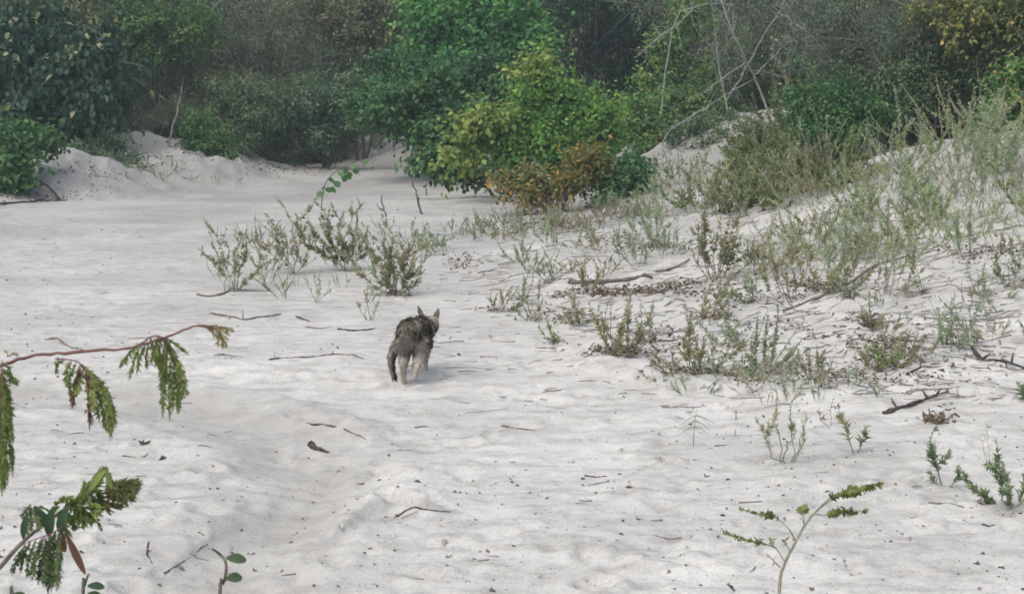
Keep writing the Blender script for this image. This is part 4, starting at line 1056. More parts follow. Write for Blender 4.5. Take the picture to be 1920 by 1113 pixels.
log([(940, 797), (970, 800), (1012, 803)], 3.0, 'flat brownish stick in a hollow of the middle path', seed=22)
log([(1098, 886), (1118, 889), (1138, 889)], 3.0, 'short dark stick on the near middle sand', seed=23, mat='dead_dark')
log([(745, 975), (775, 962), (800, 968), (848, 968)], 2.6, 'twig stuck in the dark edge of the sand crest', seed=24, mat='dead_dark')
log([(772, 1085), (786, 1083), (800, 1088)], 3.4, 'curled dark leaf stalk at the bottom of the path', seed=25, mat='dead_dark')
log([(570, 610), (600, 612), (620, 608)], 1.4, 'faint thin twig right of the sagging stick', seed=26)
log([(0, 388), (40, 384), (90, 378), (125, 378)], 4.0, 'dark root along the foot of the left sand bank', 'root', 'root', 'dead_dark', forks=((.5, 30, 3, 10), (.9, -26, 5, 26)), seed=27, rough=.2)
log([(20, 345), (60, 355), (90, 360), (118, 378)], 3.0, 'second dark root curling down the left sand bank', 'root', 'root', 'dead_dark', seed=28, rough=.2)
log([(895, 510), (930, 505), (960, 520)], 2.0, 'thin grey twig in the sandy gully beside the small weeds', seed=29)
log([(1260, 760), (1290, 757)], 1.6, 'tiny twig on the flat sand above the whorled weed', seed=30)
log([(1340, 840), (1362, 838)], 1.8, 'tiny twig right of the whorled weed', seed=31)
log([(230, 847), (262, 850), (275, 844)], 2.4, 'bent dark twig on the sand under the big feathery frond', seed=32, mat='dead_dark')
log([(252, 820), (268, 826), (282, 821)], 4.0, 'black curled bark scrap on the sand under the big feathery frond', 'bark_scrap', 'bark', 'dead_dark', seed=33, forks=((.5, 3, 1, 8),))
log([(1380, 770), (1378, 830)], 1.2, 'fine twig lying towards the viewer near the tall pale weed', seed=34)
log([(690, 1033), (720, 1030)], 1.6, 'tiny twig in front of the sand crest', seed=35)

# leaf litter: nobody could count the flakes
def litter(n_open, seed):
    r = np.random.default_rng(seed)
    px, py, L = [], [], []
    for k in range(n_open):
        Y = 4.9 * math.exp(r.random() * 1.5); X = (r.random() - .5) * (.9 + .66 * Y)
        px.append(X); py.append(Y); L.append(.005 + .022 * r.random() ** 3.0 + (.016 if r.random() < .08 else 0))
    X, Y = np.array(px), np.array(py); keep = (vnoise(X * .8, Y * .5) + .5) * .8 + r.random(len(X)) * .5 > .55
    b = base_h(X, Y); keep |= (b > .05) & (r.random(len(X)) < .9)
    return X[keep], Y[keep], np.array(L)[keep]
X1, Y1, L1 = litter(7000, 5)
_r2 = np.random.default_rng(31); _y = 4.8 + 3.2 * _r2.random(2600); _x = (_r2.random(2600) - .5) * (.9 + .66 * _y)
_k = (vnoise(_x * 1.7, _y * 1.2) + .5) + .5 * _r2.random(2600) > .72
_b = _r2.random(2600) < .045; _L = .003 + .006 * _r2.random(2600); _L[_b] = .018 + .03 * _r2.random(_b.sum())
X1 = np.concatenate([X1, _x[_k]]); Y1 = np.concatenate([Y1, _y[_k]]); L1 = np.concatenate([L1, _L[_k]])
bx, by, bl = [], [], []
rl = np.random.default_rng(9)
for cx, cy, sx, sy, n in ((1180, 552, 120, 9, 420), (1270, 540, 90, 8, 250), (1120, 545, 60, 8, 150), (1545, 533, 60, 10, 260), (1340, 598, 30, 6, 80), (1660, 660, 60, 22, 260), (1632, 612, 22, 8, 90), (1250, 470, 50, 6, 120), (1165, 460, 60, 8, 130),
                          (1160, 668, 60, 8, 160), (1310, 705, 80, 8, 150), (1060, 600, 40, 10, 90), (1757, 802, 28, 7, 90), (870, 495, 30, 16, 90), (1850, 480, 80, 12, 160), (1600, 395, 60, 10, 100), (1230, 640, 60, 30, 100), (1450, 640, 160, 40, 90),
                          (1000, 420, 110, 12, 500), (1180, 405, 60, 12, 250), (1270, 275, 50, 10, 260), (1340, 262, 50, 14, 300), (1400, 215, 50, 8, 240), (1240, 320, 50, 18, 160), (1400, 540, 120, 20, 90), (60, 378, 60, 5, 120), (1500, 600, 200, 60, 90), (1760, 640, 120, 50, 60), (1650, 720, 200, 25, 160), (745, 552, 40, 5, 60), (200, 330, 120, 20, 300), (350, 310, 90, 18, 260), (560, 318, 120, 12, 420), (730, 290, 70, 10, 120), (100, 370, 100, 8, 120)):
    for k in range(n):
        q = gp0(cx + rl.normal() * sx * .6, cy + rl.normal() * sy * .6)
        bx.append(q[0]); by.append(q[1]); bl.append(rl.uniform(.012, .035) * (1 + .02 * q[1]))
def litter_mesh(name, X, Y, L, mat, seed, flat, lift):
    r = np.random.default_rng(seed); n = len(X)
    Z = H_full(X, Y)
    P = np.stack([X, Y, Z + lift * r.random(n) + .002], 1)
    D = unit(n, r) * [1, 1, flat]; N = unit(n, r) * .5 + [0, 0, 1]
    g = Geo(); g.leaves(P, D, N, L, L * r.uniform(.18, .36, n), r.random(n), 'lance', .5, .35)
    o = link(name, g.mesh(name, M[mat])); tag(o, kind='stuff'); return o
M['litter'] = leaf_mat('litter_flake', [(0, (.06, .055, .05)), (.4, (.17, .155, .135)), (1, (.4, .37, .33))], rough=.9, trans=0)
litter_mesh('leaf_litter', X1, Y1, L1, 'litter', 3, .15, .003)
litter_mesh('dead_leaf_litter', np.array(bx), np.array(by), np.array(bl), 'dry', 4, .5, .03)

# fine fallen twigs, mostly on the bank
M['grey_twig'] = bark_mat('grey_twig', (.13, .12, .105), (.3, .28, .25), 9)
def twig_litter(seed):
    r = np.random.default_rng(seed); g = Geo()
    n = 0
    while n < 1730:
        x, y = (r.uniform(820, 1920), r.uniform(400, 770)) if n < 1650 else (r.uniform(0, 1920), r.uniform(380, 1100))
        q = gp0(x, y)
        if n < 1650 and base_h(q[0], q[1]) < .03 and r.random() < .8: continue
        n += 1
        a = r.normal(0, .5) + (math.pi if r.random() < .5 else 0); L = r.uniform(.03, .09) * (1 + (r.random() < .12) * 1.8) * (1 + .03 * q[1])
        t = np.linspace(-.5, .5, 5); bend = r.uniform(-.25, .25)
        X = q[0] + L * (t * math.cos(a) - bend * (t * t) * math.sin(a)); Y = q[1] + L * (t * math.sin(a) + bend * t * t * math.cos(a))
        R = r.uniform(.0012, .003) * (1 + .03 * q[1])
        g.tube(np.stack([X, Y, H_full(X, Y) + R * .6 + r.random() * .006], 1), R * np.array([1, .95, .85, .7, .4]), 4)
    o = link('twig_litter', g.mesh('twig_litter', M['grey_twig'])); tag(o, kind='stuff')
twig_litter(17)
# ------------------------------------------------------------------ plants close to the camera
YN = 2.5
M['olive_frond'] = leaf_mat('olive_frond_leaf', [(0, (.12, .14, .055)), (.5, (.21, .225, .09)), (1, (.32, .31, .15))], rough=.65)
def frond_mesh(rachis, pinnae, mat, seed, leaflet=.012, dens=400, wid=.19, r0=.0012, tint=.5):
    """rachis and pinnae are 3D polylines; returns (axis mesh, leaflet mesh)"""
    r = np.random.default_rng(seed)
    gs, gl = Geo(), Geo()
    if rachis is not None: gs.tube(rachis, np.linspace(r0, r0 * .5, len(rachis)), 5)
    for P in pinnae:
        gs.tube(P, np.linspace(r0 * .55, r0 * .3, len(P)), 4)
        seg = np.linalg.norm(np.diff(P, axis=0), axis=1); s = np.concatenate([[0], np.cumsum(seg)])
        n = max(6, int(s[-1] * dens))
        u = np.linspace(.04, 1, n) * s[-1]
        q = np.stack([np.interp(u, s, P[:, k]) for k in range(3)], 1)
        t = np.gradient(q, axis=0); t /= np.linalg.norm(t, axis=1)[:, None] + 1e-9
        pl = r.normal(size=3); pl[1] -= 1.2; pl /= np.linalg.norm(pl)      # the plane of this pinna
        side = np.cross(t, pl); side /= np.linalg.norm(side, axis=1)[:, None] + 1e-9
        f = np.linspace(0, 1, n); sz = np.clip(.55 + 1.4 * f, 0, 1) * np.clip((1.06 - f) * 3.5, .3, 1)
        tt = tint + r.normal(0, .12) + r.normal(0, .12, n)
        for sg in (-1, 1):
            D = side * sg * .55 + t * .95 + r.normal(size=(n, 3)) * .26; D[:, 2] -= .12
            gl.leaves(q, D, pl[None] + r.normal(size=(n, 3)) * .35, leaflet * sz * r.uniform(.6, 1.25, n), leaflet * wid * sz * r.uniform(.5, 1.2, n), np.clip(tt, 0, 1), 'lance', .4, .3)
    return gs.mesh('frond_axis', M['stem_red'], True), gl.mesh('frond_leaflets', M[mat])

def pxl(pts, Y, o, rr, j=.03, n=12):
    return smooth_path([at(p[0], p[1], Y + rr.uniform(-j, j)) - o for p in pts], n)

def frond(parent, o, Y, rachis, pin, mat, seed, **kw):
    rr = random.Random(seed)
    R = pxl(rachis, Y, o, rr)
    PN = []
    for p in pin:
        d = rr.uniform(-.05, .05)
        PN.append(smooth_path([at(x, y, Y + d * i / (len(p) - 1)) - o for i, (x, y) in enumerate(p)], 12))
    a, l = frond_mesh(R, PN, mat, seed, **kw)
    f = link('frond', a, parent); link('leaflets', l, f)
    return f

# the feathery shrub stands just outside the picture; two of its branches reach in
so = np.array([-1.12, YN + .1, gz(-1.12, YN + .1)])
shrub = empty('acacia_shrub', so)
tag(shrub, 'feathery-leaved shrub whose two branches reach in from the left edge close to the viewer', 'shrub')
rr_ = random.Random(5)
g = Geo(); SQ = smooth_path([(0, 0, -.1), (.02, .0, .35), (-.03, .03, .8), (.03, -.02, 1.25), (.0, 0, 1.7)], 20); g.tube(SQ, np.linspace(.014, .006, 20), 8)
link('stem', g.mesh('acacia_stem', M['stem_red'], True), shrub)
BR = smooth_path([SQ[14], at(-40, 690, YN) - so, at(60, 667, YN) - so, at(140, 661, YN - .02) - so, at(240, 652, YN - .03) - so, at(305, 634, YN) - so, at(345, 618, YN + .02) - so, at(376, 609, YN + .02) - so, at(400, 616, YN + .02) - so], 44)
BR[1:] += np.random.default_rng(2).normal(size=(43, 3)) * .0008
g = Geo(); g.tube(BR, np.linspace(.0031, .0012, 44) * (1 + .12 * np.random.default_rng(6).normal(size=44)), 7)
b1 = link('branch', g.mesh('acacia_branch', M['stem_red'], True), shrub)
# big frond
frond(b1, so, YN, [(262, 648), (280, 632), (300, 630), (322, 650), (334, 690), (330, 730)],
      [[(268, 640), (245, 660), (222, 690)], [(272, 636), (252, 672), (243, 712)], [(278, 633), (262, 668), (256, 700)], [(284, 632), (274, 660), (276, 690)], [(292, 630), (322, 640), (352, 664)], [(296, 630), (314, 646), (326, 668), (338, 690)],
       [(304, 634), (296, 660), (300, 700)], [(310, 638), (304, 690), (303, 735)], [(316, 644), (308, 700), (305, 782)], [(322, 652), (318, 710), (318, 786)], [(326, 664), (326, 720), (324, 770)], [(330, 676), (336, 720), (334, 775)],
       [(332, 690), (342, 715), (346, 745)], [(300, 632), (290, 655), (284, 680)], [(288, 631), (300, 668), (312, 720)], [(280, 632), (290, 660), (296, 690)], [(326, 655), (338, 690), (345, 730)]],
      'frond', 51, tint=.42)
# middle frond, partly withered
mid = [[(122, 675), (108, 680), (104, 700)], [(134, 676), (126, 690), (124, 716)], [(142, 680), (130, 712), (134, 742)], [(148, 684), (142, 715), (140, 735)], [(156, 690), (150, 715), (140, 738)], [(166, 698), (178, 740), (186, 790)],
       [(172, 702), (188, 745), (200, 810)], [(178, 708), (198, 745), (210, 820)], [(184, 714), (206, 750), (217, 800)], [(160, 694), (172, 735), (178, 770)], [(186, 722), (204, 760), (206, 822)], [(174, 702), (192, 720), (204, 745)], [(150, 682), (168, 700), (182, 730)]]
frond(b1, so, YN - .02, [(104, 672), (130, 674), (152, 682), (176, 704), (190, 730), (198, 760)], mid, 'frond', 52, tint=.55)
frond(b1, so, YN - .04, [(150, 684), (160, 692), (166, 700)], [[(152, 686), (142, 720), (134, 764)], [(160, 695), (166, 745), (168, 806)], [(164, 700), (168, 730), (170, 770)], [(150, 690), (146, 716), (136, 745)]], 'rust', 53)
# frond hanging along the picture edge
frond(b1, so, YN - .06, [(4, 676), (2, 720), (0, 800), (-4, 880)],
      [[(4, 690), (20, 706), (34, 720)], [(3, 690), (12, 730), (20, 770)], [(3, 700), (14, 760), (22, 830)], [(2, 720), (16, 800), (24, 890)], [(1, 740), (8, 830), (14, 905)], [(1, 760), (2, 850), (4, 930)], [(0, 700), (-14, 760), (-20, 820)],
       [(0, 760), (-14, 830), (-16, 910)], [(3, 690), (6, 750), (8, 800)], [(2, 700), (16, 740), (22, 790)], [(2, 800), (8, 860), (8, 920)], [(3, 680), (16, 690), (20, 720)], [(2, 700), (-10, 730), (-14, 770)], [(2, 730), (10, 790), (12, 860)], [(4, 684), (0, 740), (2, 800)]],
      'frond', 54, tint=.5)
# small yellow tip
frond(b1, so, YN + .02, [(366, 612), (384, 609), (404, 616), (416, 628)],
      [[(372, 611), (388, 613), (402, 622)], [(384, 610), (412, 613), (440, 621)], [(396, 613), (412, 622), (428, 640)], [(404, 617), (410, 632), (408, 648)], [(410, 622), (416, 636), (418, 652)], [(412, 624), (420, 636), (426, 652)], [(400, 615), (416, 618), (432, 628)], [(376, 610), (394, 618), (408, 634)]],
      'frond_yellow', 55, leaflet=.008)
frond(b1, so, YN - .05, [(14, 668), (26, 664), (36, 668)], [[(18, 667), (26, 662), (34, 664)], [(16, 668), (12, 660), (8, 656)]], 'frond_yellow', 56, leaflet=.006)

# lower branch
YL = 2.45
BL = smooth_path([SQ[8], at(-60, 1120, YL) - so, at(0, 1062, YL) - so, at(30, 1028, YL - .02) - so, at(60, 1000, YL) - so, at(110, 962, YL) - so, at(150, 930, YL + .02) - so, at(190, 905, YL + .02) - so], 34)
g = Geo(); g.tube(BL, np.linspace(.005, .0013, 34), 7)
b2 = link('branch', g.mesh('acacia_lower_branch', M['stem_dark'], True), shrub)
frond(b2, so, YL, [(120, 960), (150, 940), (175, 915), (196, 876), (204, 888), (206, 912)],
      [[(130, 952), (160, 920), (198, 876)], [(128, 950), (150, 962), (176, 968)], [(140, 945), (150, 970), (158, 985)], [(150, 938), (160, 962), (172, 980)], [(160, 930), (172, 950), (184, 962)], [(120, 956), (132, 975), (140, 992)], [(112, 960), (118, 985), (128, 1002)],
       [(166, 922), (180, 940), (192, 958)], [(150, 935), (168, 915), (180, 905)], [(196, 878), (204, 890), (207, 912)], [(118, 950), (140, 940), (160, 935)], [(106, 960), (124, 966), (150, 975)], [(160, 925), (180, 920), (188, 940)], [(134, 948), (156, 952), (180, 950)], [(100, 965), (110, 940), (134, 932)]],
      'frond', 61, tint=.42, leaflet=.017, dens=460, wid=.2)
frond(b2, so, YL + .03, [(190, 928), (215, 912), (240, 906), (264, 908)],
      [[(192, 926), (222, 908), (264, 906)], [(196, 930), (224, 924), (262, 914)], [(198, 934), (222, 934), (250, 930)], [(194, 936), (210, 944), (228, 948)], [(192, 932), (198, 945), (200, 955)], [(200, 924), (230, 914), (256, 918)], [(200, 930), (228, 930), (256, 922)], [(196, 926), (214, 920), (240, 926)]],
      'olive_frond', 62, leaflet=.017, dens=460, wid=.2)
frond(b2, so, YL - .03, [(120, 985), (95, 1000), (60, 1012), (40, 1022)],
      [[(112, 990), (108, 1040), (106, 1106)], [(104, 995), (98, 1045), (94, 1100)], [(96, 1000), (86, 1045), (82, 1098)], [(88, 1004), (78, 1050), (72, 1092)], [(78, 1008), (66, 1045), (60, 1085)], [(68, 1010), (54, 1045), (50, 1080)], [(58, 1013), (44, 1040), (38, 1072)], [(48, 1018), (34, 1044), (22, 1075)],
       [(106, 992), (90, 1030), (84, 1070)], [(84, 1004), (70, 1036), (64, 1060)], [(114, 985), (110, 1020), (112, 1060)], [(94, 1002), (90, 1060), (90, 1112)]],
      'frond_dark', 63, leaflet=.012, dens=420)
frond(b2, so, YL - .01, [(58, 945), (46, 960), (42, 990)],
      [[(56, 946), (44, 965), (44, 1002)], [(60, 950), (70, 975), (76, 996)], [(58, 948), (58, 975), (60, 1000)], [(62, 950), (84, 966), (92, 985)], [(56, 948), (50, 985), (52, 1005)], [(64, 952), (80, 950), (96, 962)]], 'frond_dark', 64, leaflet=.012, dens=280)
frond(b2, so, YL + .01, [(160, 975), (178, 974), (192, 992)], [[(160, 975), (178, 973), (192, 994)]], 'frond_dark', 65, leaflet=.009, dens=300)
frond(b2, so, YL - .02, [(110, 1000), (108, 1050), (110, 1100)], [[(108, 1005), (104, 1060), (96, 1108)], [(112, 1000), (112, 1050), (110, 1104)]], 'frond_dark', 66, leaflet=.009)
# broad leaves mixed in, and the rust-brown dry one
def big_leaf(parent, o, a, b, w, mat, Y, seed, tint=.5, n=(.1, -.8, .5)):
    P, Q = at(a[0], a[1], Y) - o, at(b[0], b[1], Y + .02) - o
    L = np.linalg.norm(Q - P); g = Geo()
    k = 9; ts = np.linspace(0, 1, k); N = np.array(n, float); D = (Q - P) / L
    S = np.cross(D, N); S /= np.linalg.norm(S); U = np.cross(S, D)
    mid_ = P + np.outer(ts, Q - P) - np.outer(np.sin(ts * 3.14) * -.08 * L, U)
    hw = w * mpp(Y) * .5 * np.sin(np.clip(ts * .93 + .04, 0, 1) * math.pi) ** .8 + .0004
    V = np.concatenate([mid_ + S * hw[:, None] + U * hw[:, None] * .35, mid_, mid_ - S * hw[:, None] + U * hw[:, None] * .35])
    F = [[i, i + 1, k + i + 1, k + i] for i in range(k - 1)] + [[k + i, k + i + 1, 2 * k + i + 1, 2 * k + i] for i in range(k - 1)]
    g.add(V, None, F, np.full(3 * k, tint))
    return link('leaf', g.mesh('leaf_blade', M[mat], True), parent)
for i, (a, b, w, m_) in enumerate([((124, 1000), (160, 1076), 14, 'rust'), ((118, 998), (122, 1034), 12, 'rust'), ((64, 948), (92, 990), 20, 'dull'), ((52, 960), (44, 1010), 13, 'dull'), ((100, 950), (92, 1005), 20, 'dull'), ((128, 948), (112, 1000), 20, 'dull'),
                                  ((198, 880), (168, 920), 14, 'frond'), ((200, 880), (208, 914), 9, 'frond')]):
    big_leaf(b2, so, a, b, w, m_, YL - .01 - .006 * i, i)

# two little round-leaved shoots at the bottom edge
def shoot(Y, path, leaves, label, th, name='shoot'):
    q = at(path[0][0], path[0][1], Y); p = np.array([q[0] - .02, Y + .03, gz(q[0], Y)])
    e = empty('seedling', p); tag(e, label, 'seedling')
    rr = random.Random(int(path[0][0]))
    Q = smooth_path([(0, 0, -.03), (.004, .004, (q[2] - p[2]) * .5)] + [at(x, y, Y + rr.uniform(-.01, .01)) - p for x, y in path], 26)
    g = Geo(); g.tube(Q, np.linspace(th, th * .5, 26), 7)
    st = link('stem', g.mesh('shoot_stem', M['stem_dark'], True), e)
    for i, (a, b, w) in enumerate(leaves):
        big_leaf(st, p, a, b, w, 'dull', Y - .004 * i, i, .6, (.25, -.75, .55))
shoot(3.0, [(412, 1113), (420, 1092), (424, 1058), (414, 1040), (398, 1028)], [((424, 1046), (462, 1050), 20), ((424, 1085), (454, 1082), 20)], 'small upright shoot with two round leaves rising at the bottom of the photo', .0045)
shoot(2.9, [(156, 1113), (158, 1098), (164, 1080), (166, 1074)], [((164, 1098), (196, 1100), 16), ((164, 1112), (190, 1116), 12)], 'smaller shoot with two round leaves beside the feathery lower branch', .004)
shoot(2.9, [(20, 1122), (26, 1116)], [((20, 1116), (48, 1113), 10)], 'leaf tip of a shoot barely showing in the bottom corner', .003)

# the slanting sprig at the lower right
YS = 4.0
M['olive_green'] = leaf_mat('olive_green_leaf', [(0, (.08, .11, .03)), (.5, (.17, .2, .06)), (1, (.3, .32, .11))], rough=.65)
q = at(1460, 1113, YS); p = np.array([q[0] - .01, YS, gz(q[0], YS)])
sprig = empty('leafy_sprig', p); tag(sprig, 'slanting bare-stemmed sprig with four leafy tips close to the viewer', 'sprig')
r_ = np.random.default_rng(77); rr = random.Random(77)
def sp(pts, n=18, j=.03): return smooth_path([at(x, y, YS + rr.uniform(-j, j)) - p for x, y in pts], n)
mainP = smooth_path([np.array([0, 0, -.04])] + [at(x, y, YS + d) - p for x, y, d in ((1461, 1110, 0), (1470, 1060, .01), (1492, 1015, .02), (1515, 975, .03), (1545, 945, .05), (1570, 932, .06))], 30)
g = Geo(); g.tube(mainP, np.linspace(.0052, .002, 30), 7)
for k in (14, 16, 18, 20, 22): g.tube(np.array([mainP[k], mainP[k] + [.006 * (-1) ** k, 0, .008]]), [.0035, .0008], 5)
ms = link('stem', g.mesh('sprig_stem', M['stem'], True), sprig)
def tip_(pts, t0, dens, L, mat, th=.0022, wid=.3, sh='round', asc=.6):
    P = sp(pts)
    a, l = leaf_stem(P, th, L, wid, t0, dens, M and mat, 'stem', r_, asc=asc, shape=sh)
    s = link('twig', a, ms); link('leaves', l, s)
tip_([(1540, 948), (1556, 934), (1585, 925), (1620, 916), (1651, 909)], .2, 900, .021, 'olive_green', wid=.36)
tip_([(1526, 962), (1545, 965), (1580, 960), (1625, 958)], .18, 850, .020, 'olive_green', wid=.38)
tip_([(1491, 1012), (1478, 990), (1455, 970), (1425, 962), (1386, 953)], .3, 330, .022, 'olive_green', wid=.22, sh='lance', asc=.95)
tip_([(1473, 1055), (1455, 1028), (1430, 1018), (1395, 1010), (1356, 997)], .3, 330, .022, 'olive_green', wid=.22, sh='lance', asc=.95)
tip_([(1508, 985), (1506, 965), (1512, 952)], .4, 300, .024, 'olive_green', wid=.34)
tip_([(1462, 1062), (1450, 1050), (1438, 1038)], .4, 170, .022, 'olive', wid=.2, sh='lance')
tip_([(1482, 1035), (1474, 1020), (1468, 1010)], .4, 150, .022, 'olive', wid=.2, sh='lance')
tip_([(1455, 1028), (1448, 1018), (1446, 1008)], .3, 160, .02, 'olive', wid=.2, sh='lance')
# ------------------------------------------------------------------ the animal, trotting away
def build_fox():
    foot = gp(770, 720)
    YAW = math.radians(-4)               # heading away, a little to the right
    S = 1.0
    g = Geo()
    def chain(pts, n=14, k=12):
        P = smooth_path([q[:3] for q in pts], n); R = np.interp(np.linspace(0, len(pts) - 1, n), np.arange(len(pts)), [q[3] for q in pts])
        # round ends
        g.tube(np.vstack([P[0] - (P[1] - P[0]) / np.linalg.norm(P[1] - P[0]) * R[0] * .7, P, P[-1] + (P[-1] - P[-2]) / np.linalg.norm(P[-1] - P[-2]) * R[-1] * .7]), np.concatenate([[R[0] * .45], R, [R[-1] * .45]]), k)
    SPINE = [(0, -.05, .275, .056), (0, .02, .280, .070), (.002, .11, .272, .070), (.008, .23, .252, .076), (.016, .33, .247, .070), (.028, .41, .242, .058), (.042, .465, .242, .052)]
    chain(SPINE, 22, 16)
    g_head = [(.042, .465, .242, .050), (.050, .515, .244, .050), (.053, .555, .228, .038), (.055, .60, .206, .024), (.056, .635, .198, .017)]
    chain(g_head, 14, 14)
    # hind legs: left planted under the rump, right swinging back a little
    chain([(-.032, .0, .245, .050), (-.039, .045, .18, .043), (-.037, .0, .12, .027), (-.035, -.03, .09, .018), (-.037, -.02, .04, .016), (-.036, -.005, .012, .017), (-.036, .025, .008, .014)], 22, 10)
    chain([(.038, .0, .245, .050), (.046, .04, .18, .043), (.043, -.02, .13, .028), (.038, -.06, .10, .018), (.034, -.068, .062, .015), (.030, -.066, .045, .015), (.028, -.045, .036, .012)], 22, 10)
    # fore legs: left lifted and bent, right reaching on the ground
    chain([(-.062, .31, .18, .042), (-.078, .30, .13, .026), (-.086, .325, .09, .018), (-.086, .305, .055, .0145), (-.084, .27, .042, .014), (-.084, .262, .036, .012)], 18, 10)
    chain([(.042, .32, .18, .042), (.044, .32, .12, .025), (.042, .335, .075, .017), (.040, .345, .04, .0135), (.040, .35, .014, .015), (.040, .375, .009, .012)], 18, 10)
    # ears: cupped cones
    for ex, ey, ez, tx, ty, tz, w in ((.006, .505, .282, -.022, .498, .358, .018), (.078, .508, .276, .098, .500, .346, .019)):
        b, t = np.array([ex, ey, ez]), np.array([tx, ty, tz])
        for s in (-1, 0, 1):
            off = np.array([s * w * .55, -abs(s) * .004, 0])
            P = np.array([b + off, b * .45 + t * .55 + off * .85, t + off * .12]); g.tube(np.vstack([P, t + (t - b) * .03]), [w * .5, w * .42, w * .20, .003], 8)
    # the hanging brush
    TAIL = [(-.012, -.055, .258, .026), (-.052, -.10, .235, .024), (-.084, -.12, .18, .022), (-.088, -.115, .12, .016), (-.076, -.11, .06, .010), (-.064, -.105, .03, .005)]
    chain(TAIL, 18, 10)
    raw = g.mesh('fox_raw', None)
    tmp = link('fox_tmp', raw)
    rm = tmp.modifiers.new('remesh', 'REMESH'); rm.mode = 'VOXEL'; rm.voxel_size = .0052; rm.use_smooth_shade = True
    sm = tmp.modifiers.new('smooth', 'SMOOTH'); sm.factor = .5; sm.iterations = 5
    dg = bpy.context.evaluated_depsgraph_get(); dg.update()
    body = bpy.data.meshes.new_from_object(tmp.evaluated_get(dg))
    body.name = 'fox_body'
    bpy.data.objects.remove(tmp)
    n = len(body.vertices)
    co = np.empty(n * 3, dtype=np.float32); body.vertices.foreach_get('co', co); co = co.reshape(-1, 3).astype(float)
    no = np.empty(n * 3, dtype=np.float32); body.vertices.foreach_get('normal', no); no = no.reshape(-1, 3).astype(float)
    tp = smooth_path([q[:3] for q in TAIL], 30)
    def coat(P):
        """0 black .. 1 pale: the animal's own markings"""
        x, y, z = P[:, 0], P[:, 1], P[:, 2]
        nz = fbm(x * 1 + y * .7, z + y * .4, 26, 2); nz2 = fbm(x + 3, z + y * .8, 75, 2)
        v = .60 + .55 * nz + .34 * nz2
        v = v - .14 * np.clip((z - .24) / .05, 0, 1) * np.clip((y + .1) / .1, 0, 1) * np.clip((.5 - y) / .1, 0, 1)   # dark saddle
        rump = np.exp(-((z - .19) / .065) ** 2) * np.clip((.06 - y) / .05, 0, 1); v = v + .24 * rump * (1 + .8 * nz2)
        v = v - .12 * np.clip((z - .245) / .03, 0, 1) * np.clip((.42 - y) / .1, 0, 1)
        leg = np.clip((.17 - z) / .08, 0, 1); v = v * (1 - leg) + leg * (.52 + .18 * nz + .12 * nz2)
        fore = leg * (y > .2) * (x < 0); v = v - .46 * fore
        paw = np.clip((.05 - z) / .04, 0, 1) * (y < .2); v = v + .14 * paw
        dt = np.linalg.norm(P[:, None, :] - tp[None], axis=2); j = dt.argmin(1); on = (dt.min(1) < .05) & (y < -.075); u = j / 29
        side = np.clip((x - tp[j, 0] + .004) / .012, 0, 1)
        tail = np.where(u < .5, .66, .66 - .5 * np.clip((u - .68) / .15, 0, 1)) - .52 * side * (u > .3) + .14 * nz2
        v = np.where(on, tail, v)
        v = np.where((y > .46) & (z > .22), .42 + .2 * nz2, v)
        v = np.where((y > .46) & (z > .295), .20 + .14 * nz2, v)
        return np.clip(v, 0, 1)
    at_ = body.attributes.new('tint', 'FLOAT', 'POINT'); at_.data.foreach_set('value', coat(co).astype(np.float32))
    M['coat'] = leaf_mat('grizzled_coat', [(0, (.042, .037, .031)), (.2, (.15, .134, .111)), (.4, (.32, .285, .23)), (.7, (.49, .44, .36)), (1, (.63, .58, .50))], rough=.85, trans=0, spec=.1)
    for nd in M['coat'].node_tree.nodes:        # the coat takes no per-object variation
        if nd.type == 'MATH' and nd.operation == 'MULTIPLY_ADD': nd.inputs[1].default_value = 0; nd.inputs[2].default_value = 0
    body.materials.clear(); body.materials.append(M['coat'])
    root = link('wild_dog', body)
    root.location = foot; root.rotation_euler = (0, 0, YAW); root.scale = (1.0,) * 3
    tag(root, 'shaggy grey wild dog trotting away along the sand path with one ear raised', 'wild dog')
    # fur: short hairs lying back over the skin
    r = np.random.default_rng(4)
    m = 26000
    me_t = body.copy(); 
    import bmesh
    bm = bmesh.new(); bm.from_mesh(body); bmesh.ops.triangulate(bm, faces=bm.faces[:]); tri = np.array([[v.index for v in f.verts] for f in bm.faces]); ar = np.array([f.calc_area() for f in bm.faces]); bm.free()
    bpy.data.meshes.remove(me_t)
    fi = r.choice(len(tri), m, p=ar / ar.sum()); w = r.dirichlet((1, 1, 1), m)
    P = (co[tri[fi]] * w[:, :, None]).sum(1); N = (no[tri[fi]] * w[:, :, None]).sum(1); N /= np.linalg.norm(N, axis=1)[:, None]
    x, y, z = P.T
    flow = np.stack([np.zeros(m), np.full(m, -.75), np.full(m, -.55)], 1)
    legm = z < .15; flow[legm] = [0, -.15, -1]
    dt = np.linalg.norm(P[:, None, :] - tp[None], axis=2); j = dt.argmin(1); on = (dt.min(1) < .045) & (y < -.075)
    ttan = np.gradient(tp, axis=0); ttan /= np.linalg.norm(ttan, axis=1)[:, None]; flow[on] = ttan[j[on]] * 1.2
    ear = (z > .288) & (y > .46); flow[ear] = [0, -.1, 1]
    L = np.where(z > .23, .034, np.where(z > .15, .026, np.where(z > .1, .014, .009))); L = np.where(on, .030, L); L = np.where(y > .44, .012, L); L = np.where(ear, .007, L); L = np.where(z < .06, .006, L)
    L = np.where((y < .07) & (z < .245) & ~on, np.minimum(L, .015), L)
    L = L * r.uniform(.6, 1.3, m)
    clump = np.stack([fbm(x * 1, z + y, 30, 2), fbm(x + 5, z + y, 30, 2), fbm(x, z + y + 8, 30, 2)], 1)
    D = N * .42 + flow + clump * .9 + r.normal(size=(m, 3)) * .16
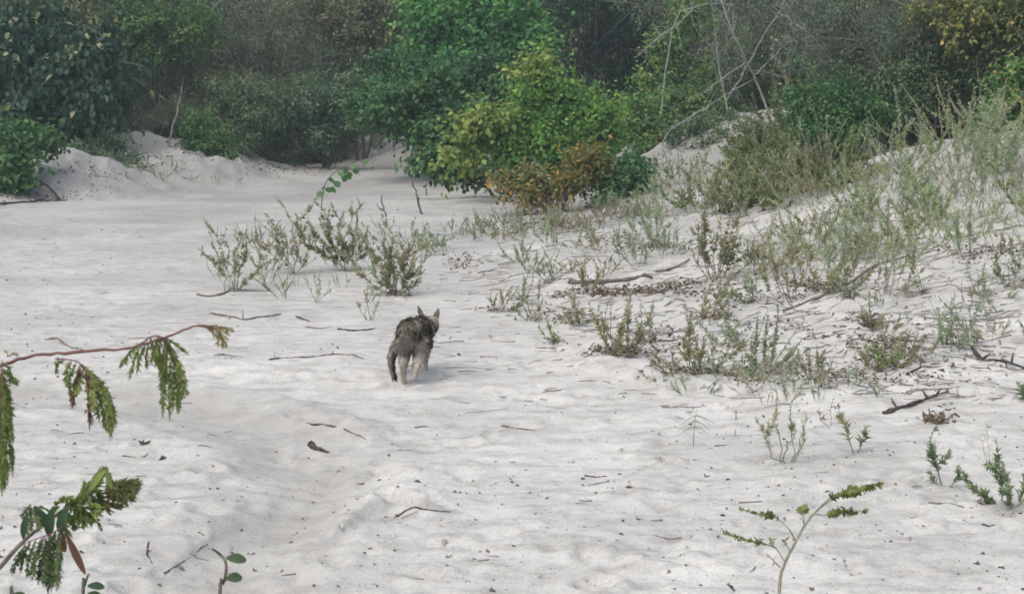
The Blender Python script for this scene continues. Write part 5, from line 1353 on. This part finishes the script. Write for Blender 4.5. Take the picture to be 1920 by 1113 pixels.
    # keep hairs outside the skin
    dn = (D * N).sum(1); D += N * np.clip(.22 - dn, 0, None)[:, None]
    T = np.clip(coat(P) + r.normal(0, .10, m), 0, 1)
    gi = r.choice(np.nonzero((z > .17) & (y < .40))[0], 1300)      # long guard hairs over the coat
    gh = Geo(); gh.leaves(P[gi], D[gi] + r.normal(size=(1300, 3)) * .16 + N[gi] * .05, N[gi], r.uniform(.026, .040, 1300), .0010, np.clip(T[gi] + r.choice([-.25, -.1, .3], 1300), 0, 1), 'lance', .1, .3)
    gh.leaves(P - N * .002, D, N + r.normal(size=(m, 3)) * .2, L, np.where(L > .015, .00115, .0008), T, 'lance', .1, .25)
    link('fur', gh.mesh('fox_fur', M['coat']), root)
    M['black'] = bark_mat('eye_and_nose_black', (.006, .006, .006), (.014, .012, .012), 200, .25)
    def ball(name, c, s):
        bm = bmesh.new(); bmesh.ops.create_uvsphere(bm, u_segments=12, v_segments=8, radius=1.0)
        bmesh.ops.scale(bm, vec=s, verts=bm.verts); bmesh.ops.translate(bm, vec=c, verts=bm.verts)
        me = bpy.data.meshes.new(name); bm.to_mesh(me); bm.free(); me.materials.append(M['black'])
        for f in me.polygons: f.use_smooth = True
        return link(name, me, root)
    ball('nose', (.057, .652, .204), (.010, .008, .008))
    ball('eye', (.028, .568, .248), (.006, .006, .006)); ball('eye', (.082, .564, .248), (.006, .006, .006))
build_fox()

# ------------------------------------------------------------------ haze volume added to lift the dark tones of the wood
def build_added_haze():
    import bmesh
    bm = bmesh.new(); bmesh.ops.create_cube(bm, size=1.0)
    bmesh.ops.scale(bm, vec=(620, 360, 20.0), verts=bm.verts); bmesh.ops.translate(bm, vec=(0, 100, 8.6), verts=bm.verts)
    me = bpy.data.meshes.new('added_haze'); bm.to_mesh(me); bm.free()
    m, nt, out = new_mat('added_haze_air')
    v = nt.nodes.new('ShaderNodeVolumePrincipled')
    v.inputs['Color'].default_value = (.80, .96, .97, 1); v.inputs['Density'].default_value = .0019
    nt.links.new(v.outputs[0], out.inputs['Volume'])
    me.materials.append(m)
    tag(link('added_haze', me), kind='stuff')
build_added_haze()
